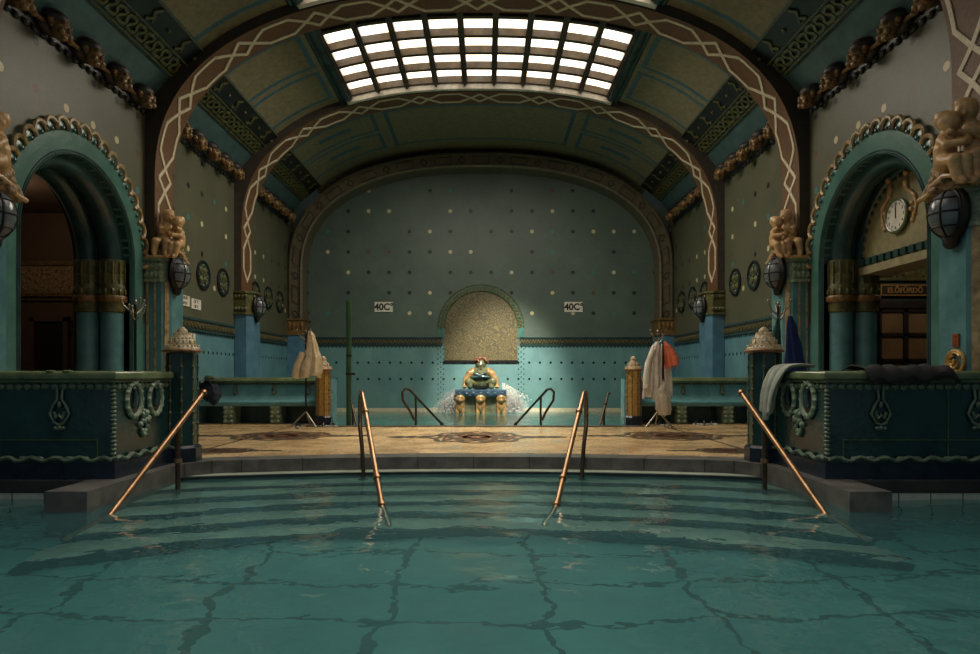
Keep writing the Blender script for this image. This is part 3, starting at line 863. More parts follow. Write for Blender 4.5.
PL = [('front pilaster below the nearest arch, {} side, cropped by the frame edge', True), ('blue pilaster with ivory stripes under the middle cherub statue, {} wall', True),
      ('slim blue pilaster without a statue under the far arch, {} wall', False)]
for i, (y0, y1) in enumerate(ARCHES):
    for sx in (-1, 1):
        lab, big = PL[i]
        pilaster(sx, y0, y1, 2.55 if big else 2.36, 2.95 if big else 2.9, 5.2, lab.format(SIDEWORD[sx]), big)

# ------------------------------------------------------------------ cherub statues on the capitals
def cherub_group():
    root = thing('cherub_statue', 'x', 'statue', (-5.3, 11.3, 2.96), 'ceramic cherub statues on the pilasters')
    f = MB(); r2 = random.Random(3)
    f.ball((-.06, .03, .08), (.24, .3, .2), 16, 10)
    for i in range(120):
        a = r2.uniform(0, 2 * PI); h = r2.uniform(0, 1)
        rr_ = .27 - .1 * h
        f.ball((-.06 + rr_ * math.cos(a), .02 + (rr_ + .05) * math.sin(a), .02 + .3 * h), r2.uniform(.03, .055), 7, 5)
    blob(f, 'foliage_base', 'ivorydark', root, .014, 1)
    a = MB(); y = -.16
    limb(a, [((-.05, y + .02, .3), .115), ((-.05, y, .44), .11), ((-.01, y, .56), .09), ((.02, y, .62), .05)])
    a.ball((.035, y - .01, .73), (.105, .1, .11), 14, 10); a.ball((.02, y + .03, .77), (.1, .095, .09), 12, 8); a.ball((.13, y - .05, .72), .022, 8, 6); a.ball((.1, y - .07, .68), .03, 8, 6)
    a.ball((.0, y - .09, .72), (.02, .02, .035), 8, 6)
    for q in range(8): a.ball((.02 + .06 * math.cos(q * .8), y + .04 + .05 * math.sin(q * .8), .815), .036, 8, 6)
    limb(a, [((-.09, y - .02, .3), .085), ((-.1, y - .17, .27), .07), ((-.12, y - .18, .1), .05), ((-.1, y - .22, .04), .04)])
    limb(a, [((.0, y - .03, .29), .085), ((.08, y - .17, .26), .07), ((.06, y - .17, .08), .05), ((.08, y - .22, .04), .035)])
    limb(a, [((-.08, y - .04, .54), .055), ((-.01, y - .15, .44), .048), ((.1, y - .14, .5), .038), ((.13, y - .13, .52), .035)])
    limb(a, [((.06, y + .02, .54), .05), ((.13, y + .03, .5), .045), ((.2, y - .02, .52), .035)])
    blob(a, 'cherub_figure', 'ivory', root, .013, 2)
    b = MB(); y = -.1
    limb(b, [((.17, y + .02, .26), .105), ((.19, y, .38), .1), ((.18, y, .48), .08), ((.17, y, .53), .045)])
    b.ball((.165, y - .02, .63), (.1, .095, .105), 14, 10); b.ball((.18, y + .02, .67), (.095, .09, .085), 12, 8); b.ball((.09, y - .06, .62), .02, 8, 6)
    for q in range(8): b.ball((.18 + .055 * math.cos(q * .8), y + .03 + .045 * math.sin(q * .8), .712), .034, 8, 6)
    limb(b, [((.21, y - .03, .26), .08), ((.25, y - .2, .22), .062), ((.22, y - .21, .05), .045), ((.2, y - .26, .01), .035)])
    limb(b, [((.14, y - .04, .26), .078), ((.15, y - .22, .22), .06), ((.13, y - .22, .04), .045), ((.11, y - .27, .01), .035)])
    limb(b, [((.24, y - .02, .46), .05), ((.27, y - .13, .38), .042), ((.17, y - .22, .38), .035)])
    limb(b, [((.12, y - .02, .46), .045), ((.07, y - .12, .42), .038), ((.06, y - .16, .48), .033)])
    blob(b, 'cherub_figure', 'ivory', root, .013, 2)
    w = MB()
    w.tube([(-.28, -.36, -.0), (-.1, -.37, .01), (.08, -.36, .01), (.16, -.31, .03), (.19, -.22, .1), (.2, -.1, .13), (.19, .02, .1), (.18, .14, .02), (.17, .3, .0)], .026, 8)
    w.build('scroll_moulding', 'ivory', root)
    return root
c0 = cherub_group()
CH = {(-1, 1): 'ceramic pair of embracing cherubs beyond the left arched opening, second from the front', (1, 1): 'ceramic pair of embracing cherubs above the coat stand with the blue towel',
      (-1, 0): 'large cherub statue cut by the photo edge, before the left brown room', (1, 0): 'large cherub statue with crouching child right of the wall clock'}
c0['label'] = CH[(-1, 1)]
dup(c0, (5.3, 11.3, 2.96), CH[(1, 1)], sx=-1); dup(c0, (-5.24, 7.05, 2.96), CH[(-1, 0)]); dup(c0, (5.24, 7.05, 2.96), CH[(1, 0)], sx=-1)
for o in bpy.data.objects:
    if o.name.startswith('cherub_statue') and o.location.y < 8: o.scale = (o.scale.x * 1.12, 1.12, 1.12)

# ------------------------------------------------------------------ tortoiseshell wall lamps
def shell_lamp():
    root = thing('tortoiseshell_lamp', 'x', 'lamp', (-5.2, 11.25, 2.72), 'tortoiseshell wall lamps on the pilasters')
    mb = MB(); mb.ball((.02, 0, 0), (.1, .25, .31), 20, 12); mb.ball((.03, 0, -.28), (.06, .12, .1), 10, 8); mb.build('lamp_back', 'iron', root)
    g = MB(); a, b, c = .2, .19, .255
    def P(u, v): return (.05 + a * math.cos(u) * math.cos(v), b * math.sin(v) * math.cos(u), c * math.sin(u))
    us = [-PI / 2 + PI * i / 12 for i in range(13)]; vs_ = [-PI / 2 + PI * i / 12 for i in range(13)]
    g.grid(lambda v, u: P(u, v), vs_, us); sh = g.build('lamp_shade', 'lampglass', root)
    r = MB()
    for v in (-.55, .55): r.tube([P(u, v) for u in us[1:-1]], .011, 6)
    for u in (-.62, .0, .62): r.tube([P(u, v) for v in vs_], .011, 6)
    r.tube([(.06, .2 * math.cos(2 * PI * i / 24), .265 * math.sin(2 * PI * i / 24)) for i in range(24)], .022, 8, True)
    r.build('lamp_lattice', 'iron', sh)
    return root
l0 = shell_lamp()
LL = {(0, -1): 'tortoiseshell glass lamp at the left photo edge under the large cherubs', (0, 1): 'tortoiseshell glass lamp right of the wall clock under the large cherubs',
      (1, -1): 'tortoiseshell lamp on the striped pilaster beside two small white plaques', (1, 1): 'tortoiseshell lamp on the striped pilaster above the blue towel',
      (2, -1): 'small tortoiseshell lamp on the slim far pilaster, left wall', (2, 1): 'small tortoiseshell lamp on the slim far pilaster, right wall'}
for i, y in enumerate((7.02, 11.2, 15.15)):
    for sx in (-1, 1):
        o = l0 if (i, sx) == (0, -1) else dup(l0)
        o.location = (sx * 5.18, y, 2.72 if i < 2 else 2.55); o.rotation_euler.z = 0 if sx < 0 else PI
        if i == 2: o.scale = (.85, .85, .95)
        o['label'] = LL[(i, sx)]

# ------------------------------------------------------------------ oval medallions, plaques
def medallion():
    root = thing('wall_medallion', 'x', 'medallion', (-W, 13.25, 3), 'round mosaic medallions on the side walls')
    mb = MB(); disc(mb, 0, .27, 0, .02); md = mb.build('medallion_disc', 'tealdark', root)
    mb = MB(); mb.tube([(.02, .275 * math.cos(2 * PI * i / 28), .275 * math.sin(2 * PI * i / 28)) for i in range(28)], .03, 8, True); mb.build('medallion_rim', 'black', root)
    mb = MB()
    for q in range(4):
        a = PI / 4 + q * PI / 2
        mb.ball((.025, .13 * math.cos(a), .13 * math.sin(a)), (.02, .075, .085), 12, 6); mb.ball((.035, .13 * math.cos(a), .13 * math.sin(a)), (.02, .03, .035), 8, 6)
    mb.ball((.025, 0, 0), (.025, .04, .04), 10, 6)
    for q in range(4): a = q * PI / 2; mb.ball((.02, .2 * math.cos(a), .2 * math.sin(a)), (.015, .03, .03), 8, 6)
    mb.build('medallion_rosette', 'olivegold', md)
    return root
m0 = medallion(); first = True
MLAB = ['middle bay medallion nearest the striped pilaster', 'middle bay medallion nearest the slim far pilaster', 'far bay medallion half hidden behind the slim pilaster lamp',
        'middle one of the far bay medallions', 'far bay medallion nearest the end wall']
for sx in (-1, 1):
    for y, lb in zip((13.25, 14.24, 16.24, 17.2, 18.15), MLAB):
        o = m0 if first else dup(m0)
        first = False
        o.location = (sx * W, y, 3.0); o.rotation_euler.z = 0 if sx < 0 else PI
        o['label'] = lb + ', green gold mosaic, %s wall' % SIDEWORD[sx]
def plaque(y, z, w, h, body, label, size):
    root = thing('wall_plaque', label, 'sign', (-W, y, z))
    mb = MB(); mb.box(0, .02, -w / 2, w / 2, -h / 2, h / 2); board = mb.build('plaque_board', 'white', root, smooth=False)
    for i, b in enumerate(body):
        text(b, 'plaque_lettering', size, 'ink', board, (.022, 0, h / 2 - (i + .5) * h / len(body)), (PI / 2, 0, PI / 2), .002)
plaque(12.42, 2.4, .42, .2, ['FÜRDŐ', 'BATH'], 'small white lettered plaque beside the left tortoiseshell lamp', .08)
plaque(12.92, 2.38, .42, .2, ['36 °C', '38 °C'], 'small white lettered plaque second from the left striped pilaster', .08)
plaque(12.75, 1.68, .26, .22, ['P', '10'], 'small white square notice on teal tiles above the left domed post', .1)
for x, lb in ((-2.9, 'left'), (2.76, 'right')):
    root = thing('temperature_sign', 'white 40C degree sign on the end wall, %s of the niche' % lb, 'sign', (x, BACK - .012, 3.0))
    mb = MB(); mb.box(-.27, .27, -.02, 0, -.15, .15); board = mb.build('sign_board', 'white', root, smooth=False)
    text('40C°', 'sign_lettering', .27, 'ink', board, (.01, -.024, -.005), (PI / 2, 0, 0), .003, bold=.009)

# ------------------------------------------------------------------ terrace, kerb, pools
def kerb_y(x, off=0.0):
    """front edge of the terrace kerb: shallow arc"""
    return 7.86 - .042 * x * x - off
def inner_path(off=0.0, n=24):
    """U-shaped inner outline from left block front to right block front; off pushes it away from the pool"""
    xs = 3.23 + off; r = .55 + off * .5
    yc = kerb_y(xs - r) + off
    pts = [(-xs, 5.53)]
    xa = xs - r
    ycor = kerb_y(xa) + off
    for i in range(9):
        a = PI - (PI / 2) * i / 8
        pts.append((-xa + r * math.cos(a), ycor - r + r * math.sin(a)))
    for i in range(1, n): x = -xa + 2 * xa * i / n; pts.append((x, kerb_y(x) + off))
    pts += [(-x, y) for x, y in reversed(pts[:10])]
    return pts
KI, KO = inner_path(0), inner_path(.36)
mb = MB(); n = len(KI)
for (p, q, p2, q2) in zip(KI[:-1], KI[1:], KO[:-1], KO[1:]):
    mb.add([(*p, 0.004), (*q, .004), (*q2, .004), (*p2, .004), (*p, -1.2), (*q, -1.2), (*q2, -1.2), (*p2, -1.2)], [(0, 1, 2, 3), (0, 1, 5, 4), (3, 2, 6, 7)])
for a, b in ((KI[0], KO[0]), (KI[-1], KO[-1])): mb.add([(*a, .004), (*b, .004), (*b, -1.2), (*a, -1.2)], [(0, 1, 2, 3)])
kerb = tag(struct(mb.build('trim_12', 'stone', smooth=False)), 'curved grey stone kerb with square block ends around the pool steps', 'kerb')
# fine joints between the kerb stones
mb = MB()
for i in range(3, n - 3, 3):
    p, q = Vector(KI[i]), Vector(KO[i]); d = (q - p).normalized(); t = Vector((-d.y, d.x)) * .006
    a, b = p - d * .004, q
    mb.add([(*(a - t), .006), (*(a + t), .006), (*(b + t), .006), (*(b - t), .006), (*(a - t), -.2), (*(a + t), -.2)], [(0, 1, 2, 3), (0, 1, 5, 4)])
mb.build('kerb_joints', 'stonedark', kerb, smooth=False)
# terrace floor (marble mosaic) from the kerb to the plunge pool, with openings
P2Y = 12.45
mb = MB()
xs_ = sorted(set([p[0] for p in KO[1:-1]]))
T = [p for p in KO if True]
for (x0, y0), (x1, y1) in zip(T[:-1], T[1:]):
    if abs(x1 - x0) < 1e-6: continue
    mb.add([(x0, y0, 0), (x1, y1, 0), (x1, P2Y, 0), (x0, P2Y, 0)], [(0, 1, 2, 3)])
for sx in (-1, 1):
    a, b = sorted((sx * 3.55, sx * W))
    mb.add([(a, 6.1, 0), (b, 6.1, 0), (b, P2Y, 0), (a, P2Y, 0)], [(0, 1, 2, 3)])
    a, b = sorted((sx * 3.25, sx * W))
    mb.add([(a, P2Y, 0), (b, P2Y, 0), (b, 13.6, 0), (a, 13.6, 0)], [(0, 1, 2, 3)])
    # edge of the plunge pool
    mb.add([(sx * 3.25, P2Y, 0), (sx * 3.25, 13.6, 0), (sx * 3.25, 13.6, -.9), (sx * 3.25, P2Y, -.9)], [(0, 1, 2, 3)])
mb.add([(-3.25, P2Y, 0), (3.25, P2Y, 0), (3.25, P2Y, -.9), (-3.25, P2Y, -.9)], [(0, 1, 2, 3)])
fl = tag(struct(mb.build('floor', 'floor', smooth=False)), 'beige marble mosaic terrace floor between the two pools', 'floor')
mb = MB(); mb.box(-3.25, 3.25, P2Y - .1, P2Y + .03, -.06, .02)
struct(mb.build('trim_13', 'stone', smooth=False))
# dark mosaic patterns set in the terrace
def inlay(name, cx, cy, sx, sy, seed, label):
    r = random.Random(seed)
    mb = MB(); fn = lambda a, b, h: (cx + a * sx, cy + b * sy, .003 + max(0, h))
    def ring(R, w, k, amp):
        pts = [((R + amp * math.cos(k * t)) * math.cos(t), (R + amp * math.cos(k * t)) * math.sin(t)) for t in [2 * PI * i / 72 for i in range(72)]]
        mb.ribbon(pts, w, fn, True, seg=.5, h=.001)
    mb.cur = 0; ring(.9, .1, 8, .06); ring(.5, .12, 6, .08)
    for q in range(12):
        a = 2 * PI * q / 12
        mb.ribbon([(.55 * math.cos(a), .55 * math.sin(a)), (.8 * math.cos(a + .2), .8 * math.sin(a + .2))], .1, fn, seg=.5, h=.001)
    mb.cur = 1; ring(.25, .22, 5, .05); ring(.7, .05, 10, .05)
    mb.cur = 0
    for q in (-1, 1):
        for t in range(3): mb.ribbon([(q * (1 + .25 * t), -.12), (q * (1.22 + .25 * t), 0), (q * (1 + .25 * t), .12)], .12, fn, seg=.5, h=.001)
    return struct(mb.build(name, ['floordark', 'floorred'], fl, smooth=False))
inlay('mosaic_rosette', 0, 10.35, .8, .95, 1, '')
for q in (-1, 1): inlay('mosaic_rosette', q * 3.15, 10.55, .85, .75, 2, ''); inlay('mosaic_rosette', q * 3.3, 8.5, .45, .3, 3, '')

# ledge walls outside the kerb, under the parapets
for sx, nm in ((-1, 'trim_14'), (1, 'trim_15')):
    mb = MB(); a, b = sorted((sx * 3.58, sx * W))
    mb.box(a, b, 6.08, 6.5, -.11, .002); mb.cur = 1; mb.box(a, b, 6.1, 6.5, -1.2, -.11)
    k = 0
    mb.cur = 2
    x = a + .12
    while x < b: mb.box(x, x + .008, 6.096, 6.1, -1.2, -.11); x += .3
    struct(mb.build(nm, ['stonedark', 'white', 'stonedark'], smooth=False))

# pool basin with curved steps
mb = MB(); mb.add([(-W, -2, -1.15), (W, -2, -1.15), (W, 7.9, -1.15), (-W, 7.9, -1.15)], [(0, 1, 2, 3)])
for sx in (-1, 1): mb.add([(sx * W, -2, -1.2), (sx * W, 6.1, -1.2), (sx * W, 6.1, .0), (sx * W, -2, .0)], [(0, 1, 2, 3)])
tag(struct(mb.build('floor_pool', 'poolfloor', smooth=False)), 'teal tiled bottom of the thermal pool with dark joints', 'pool floor')
st = struct(thing('trim_16', 'curved pale steps with shade-darkened risers leading down into the thermal pool', 'steps', (0, 7, -.2)))
for k in range(6):
    off = .27 + k * .37; zt = -.14 - k * .15 - (.03 if k else 0)
    mb = MB(); n = 30; q = .042 + .012 * k
    xs = [-3.23 + 6.46 * i / n for i in range(n + 1)]
    f = lambda x: 7.86 - off - q * x * x
    for x0, x1 in zip(xs[:-1], xs[1:]):
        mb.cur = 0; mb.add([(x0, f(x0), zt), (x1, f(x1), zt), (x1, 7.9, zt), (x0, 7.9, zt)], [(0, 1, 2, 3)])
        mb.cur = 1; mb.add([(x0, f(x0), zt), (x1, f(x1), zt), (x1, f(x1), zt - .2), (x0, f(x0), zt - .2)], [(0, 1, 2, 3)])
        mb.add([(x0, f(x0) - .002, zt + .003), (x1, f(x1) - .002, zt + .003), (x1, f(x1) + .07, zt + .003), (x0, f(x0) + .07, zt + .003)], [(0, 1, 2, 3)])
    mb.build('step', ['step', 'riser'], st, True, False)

def wave(x, y, s=1.0):
    v = noise.noise(Vector((x * .9, y * 1.5, 0))) * .012 + noise.noise(Vector((x * 2.1 + 5, y * 3.6, 3))) * .009 + noise.noise(Vector((x * 5, y * 8, 9))) * .0018
    return v * s
mb = MB()
ys = [-2 + .06 * i for i in range(int(9.9 / .06) + 1)]; xs = [-W + .06 * i for i in range(int(2 * W / .06) + 1)]
nx = len(xs)
P = [(x, y, WATER + wave(x, y)) for y in ys for x in xs]
F = []
for j in range(len(ys) - 1):
    for i in range(nx - 1):
        x, y = xs[i] + .03, ys[j] + .03
        ax = abs(x)
        lim = 6.1 if ax > 3.56 else (5.5 if ax > 3.26 else kerb_y(min(ax, 2.7)) - .22)
        if y - .03 < lim + .03: F.append((j * nx + i, j * nx + i + 1, (j + 1) * nx + i + 1, (j + 1) * nx + i))
mb.add(P, F)
tag(struct(mb.build('water_thermal_pool', 'water', up=True)), 'rippled teal water of the thermal pool in the foreground', 'water')
# plunge pool at the end wall
mb = MB(); mb.add([(-W, P2Y, -.9), (W, P2Y, -.9), (W, BACK, -.9), (-W, BACK, -.9)], [(0, 1, 2, 3)])
mb.box(-W, W, BACK - .35, BACK, -.9, -.02)
struct(mb.build('floor_plunge_pool', 'pool2floor', smooth=False))
mb = MB(); mb.box(-W, W, BACK - .42, BACK - .3, -.1, .0); struct(mb.build('trim_17', 'cream', smooth=False))
mb = MB()
xs = [-W + .12 * i for i in range(int(2 * W / .12) + 1)]; ys = [P2Y + .03 + .12 * i for i in range(int((BACK - .4 - P2Y) / .12) + 1)]
P = [(x, y, -.1 + wave(x * 1.6, y * 1.6, .5)) for y in ys for x in xs]; F = []
for j in range(len(ys) - 1):
    for i in range(len(xs) - 1):
        if ys[j] < 13.62 and abs(xs[i] + .06) > 3.25: continue
        F.append((j * len(xs) + i, j * len(xs) + i + 1, (j + 1) * len(xs) + i + 1, (j + 1) * len(xs) + i))
mb.add(P, F)
tag(struct(mb.build('water_plunge_pool', 'water2', up=True)), 'bright turquoise water of the plunge pool before the fountain', 'water')

# ------------------------------------------------------------------ parapets
def parapet():
    root = thing('parapet', 'dark teal glazed parapet with moss coping at the left pool edge', 'parapet', (-3.35, 6.2, 0), 'glazed parapets at the pool')
    H = 1.03
    mb = MB(); L = [(-3.4, 6.22), (-3.4, 7.3), (-3.75, 7.3), (-3.75, 6.6), (-W + .01, 6.6), (-W + .01, 6.22)]
    mb.prism(L, 0, H - .08); mb.build('parapet_wall', 'parapet', root, True, False)
    mb = MB(); mb.prism([(-3.36, 6.18), (-3.36, 7.3), (-3.79, 7.3), (-3.79, 6.64), (-W + .01, 6.64), (-W + .01, 6.18)], 0, .155); mb.build('plinth', 'plinth', root, True, False)
    # coping with rounded lip
    mb = MB()
    prof = [(.0, -.115), (.035, -.11), (.03, -.085), (.055, -.075), (.06, -.03), (.04, -.005), (.0, 0)]
    path = [(-W + .01, 6.22, 0, -1), (-3.40, 6.22, 1, -1), (-3.4, 7.3, 1, 0)]
    mb.grid(lambda i, q: (path[i][0] + path[i][2] * prof[q][0], path[i][1] + path[i][3] * prof[q][0], H + prof[q][1]), range(3), range(len(prof)))
    mb.prism(L, H - .02, H - .001)
    for i in range(3, 9):
        for x in (-3.9,):
            pass
    for x in (-3.82, -3.98, -4.9, -5.06): mb.ball((x, 6.2, H - .005), (.05, .04, .014), 10, 6)
    mb.build('coping', 'coping', root, True, ang=50)
    # crocheted edge below the coping
    mb = MB(); x = -3.45
    while x > -W + .05:
        mb.ball((x, 6.215, H - .15), (.04, .02, .035), 8, 6); x -= .085
    y = 6.3
    while y < 7.28: mb.ball((-3.395, y, H - .15), (.02, .04, .035), 8, 6); y += .085
    mb.build('coping_edge', 'ivorygreenb', root, True)
    # wave moulding over the plinth
    mb = MB(); pts = []; x = -W + .02; k = 0
    while x < -3.38: pts.append((x, 6.18 + .008 * math.cos(k), .195 + .016 * math.sin(k * .75))); x += .015; k += 1 * .55
    mb.tube(pts, .019, 6)
    pts = []; y = 6.2; k = 0
    while y < 7.3: pts.append((-3.36, y, .195 + .016 * math.sin(k * .75))); y += .015; k += .55
    mb.tube(pts, .019, 6)
    x = -W + .05
    while x < -3.4: mb.ball((x, 6.19, .2), (.05, .02, .022), 8, 5); x += .146
    mb.build('wave_moulding', 'ivorygreenb', root, True)
    # recessed seams of the big glazed slabs, corner bead
    mb = MB()
    mb.box(-W + .01, -3.55, 6.208, 6.222, .37, .376); mb.box(-4.55, -4.545, 6.208, 6.222, .2, .9); mb.box(-3.55, -3.545, 6.208, 6.222, .02, .38)
    mb.build('slab_seam', 'coping', root, True, False)
    mb = MB(); z = .2
    while z < .9: mb.ball((-3.4, 6.22, z), (.03, .03, .022), 8, 5); z += .04
    mb.build('corner_bead', 'ivorygreenb', root, True)
    for cx in (-3.9, -4.82):   # hanging heart ornament
        mb = MB()
        mb.tube([(cx - .03, 6.21, H - .14), (cx - .02, 6.2, .76), (cx - .06, 6.2, .7), (cx - .09, 6.2, .62), (cx - .05, 6.2, .54), (cx, 6.2, .515)], .013, 6)
        mb.tube([(cx + .03, 6.21, H - .14), (cx + .02, 6.2, .76), (cx + .06, 6.2, .7), (cx + .09, 6.2, .62), (cx + .05, 6.2, .54), (cx, 6.2, .515)], .013, 6)
        mb.tube([(cx - .05, 6.2, .64), (cx - .03, 6.2, .58), (cx, 6.2, .61), (cx + .03, 6.2, .58), (cx + .05, 6.2, .64)], .018, 6)
        for q in (-1, 0, 1): mb.ball((cx + q * .035, 6.2, .49 - .005 * abs(q)), .02, 8, 6)
        mb.ball((cx, 6.2, .71), (.02, .02, .035), 8, 6)
        mb.build('heart_ornament', 'ivorygreenb', root, True)
    for cy in (6.56, 6.98):    # oval wreaths with a black oval painting the opening's shade and a small figure
        mb = MB(); n = 26
        mb.tube([(-3.385, cy + .13 * math.cos(2 * PI * i / n), .74 + .165 * math.sin(2 * PI * i / n)) for i in range(n)], .026, 8, True)
        for i in range(14): a = 2 * PI * i / 14; mb.ball((-3.38, cy + .14 * math.cos(a), .74 + .178 * math.sin(a)), .026, 7, 5)
        wr = mb.build('oval_wreath', 'ivorygreen', root, True)
        mb = MB(); mb.ball((-3.39, cy, .74), (.014, .125, .16), 16, 8); mb.build('wreath_shade', 'black', wr, True)
        mb = MB(); limb(mb, [((-3.375, cy - .02, .68), .025), ((-3.37, cy + .01, .76), .03), ((-3.375, cy - .01, .83), .018)]); mb.ball((-3.37, cy - .03, .85), .024, 8, 6); mb.build('wreath_figure', 'tealdark', wr, True)
    mb = MB(); r2 = random.Random(4)
    for i in range(26):
        t = r2.uniform(0, 1)
        mb.ball((-3.385, 6.77 + r2.uniform(-.11, .11) * (1 - .6 * abs(t - .5) * 2), .36 + .26 * t), r2.uniform(.02, .034), 7, 5)
    mb.build('flower_ornament', 'ivorygreen', root, True)
    return root
M['ivorygreenb'] = simple('sage glaze relief', rgb(112, 126, 102), rgb(66, 84, 72), 14, .3, bscale=40)
pp = parapet()
dup(pp, (3.35, 6.2, 0), 'dark teal glazed parapet with towel and black cloth on top, right pool edge', sx=-1)

# ------------------------------------------------------------------ domed posts
def domed_post(sc, mats, name_label, loc, group, slim=False):
    root = thing('domed_post', name_label, 'post', loc, group)
    body, base, cap = mats
    h = 1.24 if not slim else 1.06
    r = .165 if not slim else .135
    mb = MB(); mb.lathe([(r + .045, 0), (r + .045, .16), (r + .02, .19)], (0, 0, 0), 8); mb.build('post_base', base, root, smooth=False)
    mb = MB(); mb.lathe([(r, .18), (r, h)], (0, 0, 0), 8); shaft = mb.build('post_shaft', body, root, smooth=False)
    mb = MB()
    for k in range(8):
        a = 2 * PI * (k + .5) / 8; x, y = r * math.cos(a), r * math.sin(a)
        mb.tube([(x, y, .2), (x, y, h - .02)], .009, 6)
        z = .3
        while z < h - .05: mb.ball((x * 1.0, y * 1.0, z), (.017, .017, .024), 8, 5); z += .13
    mb.build('post_studs', 'olivegold' if not slim else 'golddark', shaft)
    mb = MB(); R = r * 1.0
    rim = [(R + .02, 0), (R + .045, .012), (R + .05, .03), (R + .03, .045)]
    mb.lathe([(a, h + b) for a, b in rim], (0, 0, 0), 24); mb.build('cap_rim', 'capbrown', root)
    mb = MB(); f = (1.0 if not slim else .95)
    prof = [(R + .03, .045), (R + .02, .07), (R - .015, .09), (R - .03, .15), (R - .065, .18), (R - .075, .22), (.06, .235), (.055, .265), (.02, .3), (.0, .305)]
    mb.lathe([(max(a, 0.001), h + b * f) for a, b in prof], (0, 0, 0), 24)
    for zz, rr_, k, s_ in ((.08, R + .012, 24, .014), (.165, R - .05, 18, .014), (.225, R - .085, 12, .012)):
        for i in range(k): a = 2 * PI * i / k; mb.ball((rr_ * math.cos(a), rr_ * math.sin(a), h + zz * f), s_, 8, 5)
    for i in range(12):
        a = 2 * PI * i / 12; rr_ = R - .025; mb.ball((rr_ * math.cos(a), rr_ * math.sin(a), h + .125 * f), (.01, .01, .026), 8, 5)
    mb.build('cap_dome', cap, root)
    return root
M['capbrown'] = simple('brown lustre rim', rgb(150, 108, 70), rgb(92, 64, 44), 8, .3, .2)
M['domeivory'] = simple('ivory brown dome', rgb(206, 188, 146), rgb(110, 88, 62), 26, .35, bscale=50)
gp = 'octagonal posts with ceramic domes'
p0 = domed_post(1, ('parapet', 'plinth', 'domeivory'), 'teal octagonal post with ivory dome at the end of the left parapet', (-3.34, 7.5, 0), gp)
dup(p0, (3.34, 7.5, 0), 'teal octagonal post with ivory dome at the end of the towel-hung parapet')
p1 = domed_post(1, ('gold', 'plinth', 'domeivory'), 'gold octagonal post with ivory dome beside the white robes', (3.02, 12.72, 0), gp, True)
dup(p1, (-3.02, 12.72, 0), 'gold octagonal post behind the hanging cream robe')

# ------------------------------------------------------------------ hand rails
def rail(name_, label, tubes, collars, feet, mats=('bronze', 'bronzedark'), r=.024, group='bronze hand rails of the pools'):
    root = thing('handrail', label, 'handrail', tubes[1][0], group)
    MB().tube(tubes[0], r, 12).build('rail_tube', mats[0], root, True)
    MB().tube(tubes[1], r * .9, 12).build('rail_post', mats[1], root, True)
    mb = MB()
    for p, d in collars:
        d = Vector(d).normalized() * .02; p = Vector(p); mb.tube([p - d, p + d], r * 1.45, 12)
    if collars: mb.build('rail_collar', mats[0], root, True)
    mb = MB()
    for p in feet: mb.lathe([(.055, 0), (.055, .02), (.03, .04)], p, 14)
    if feet: mb.build('foot_flange', 'iron', root, True)
    return root
def lerp(a, b, t): return tuple(x + (y - x) * t for x, y in zip(a, b))
for sx in (-1, 1):
    a, b = (sx * 2.96, 7.18, .79), (sx * 3.0, 5.5, -.17)
    e = lerp(a, b, 1.35); m = lerp(a, b, .335)
    side = 'left domed teal post' if sx < 0 else 'towel-hung parapet'
    rail('handrail', 'long sloping bronze handrail entering the pool beside the ' + side,
         [[lerp(a, b, -.015), a, m, b, e], [(m[0], m[1], m[2]), (m[0], m[1], -.45)]],
         [((m[0], m[1], .12), (0, 0, 1)), (lerp(a, b, .0), (0, -1.7, -.96))], [lerp((m[0], m[1], -.32), (m[0], m[1], -.32), 0)], r=.027)
    a, b = (sx * 1.27, 7.5, .77), (sx * .78, 5.83, -.17)
    d = Vector(b) - Vector(a); e = lerp(a, b, 1.3)
    loop = [e, b, lerp(a, b, .7), lerp(a, b, .4), lerp(a, b, .15), a, (sx * 1.3, 7.58, .79), (sx * 1.32, 7.66, .76), (sx * 1.33, 7.68, .68), (sx * 1.32, 7.63, .5)]
    post = [(sx * 1.32, 7.63, .52), (sx * 1.31, 7.56, .4), (sx * 1.26, 7.42, .18), (sx * 1.24, 7.4, -.1), (sx * 1.24, 7.38, -.3)]
    rail('handrail', 'bronze handrail at the pool steps in the middle, %s' % ('towards the green pole' if sx < 0 else 'towards the white robes'), [loop, post],
         [(lerp(a, b, .2), d), (lerp(a, b, .8), d), (lerp(a, b, 1.0), d)], [(sx * 1.24, 7.38, -.3)], r=.026)
    # two of the plunge pool
    a, b = (sx * 1.32, 12.5, .70), (sx * .66, 13.6, -.16)
    loop = [lerp(a, b, 1.1), b, lerp(a, b, .6), lerp(a, b, .25), a, (sx * 1.38, 12.42, .72), (sx * 1.44, 12.4, .66), (sx * 1.43, 12.4, .5), (sx * 1.3, 12.42, .3), (sx * 1.22, 12.46, .12)]
    mm = lerp(a, b, .16)
    rail('handrail', 'small looped bronze handrail of the plunge pool, %s of the fountain' % ('left' if sx < 0 else 'right'), [loop, [mm, (sx * 1.21, mm[1], .2), (sx * 1.21, mm[1] - .1, -.2)]],
         [(lerp(a, b, .85), Vector(b) - Vector(a))], [], ('bronzedark', 'bronzedark'), .024)
    a, b = (sx * 2.62, 13.2, .62), (sx * 2.32, 12.62, -.12)
    rail('handrail', 'dark handrail at the plunge pool corner beside the %s' % ('green pole' if sx < 0 else 'gold post by the robes'), [[(sx * 2.66, 13.26, .6), a, lerp(a, b, .5), b, lerp(a, b, 1.2)], [lerp(a, b, .3), (sx * 2.5, 13.0, .2), (sx * 2.5, 13.0, -.4)]],
         [(lerp(a, b, .3), (0, 0, 1))], [], ('bronzedark', 'bronzedark'), .024)
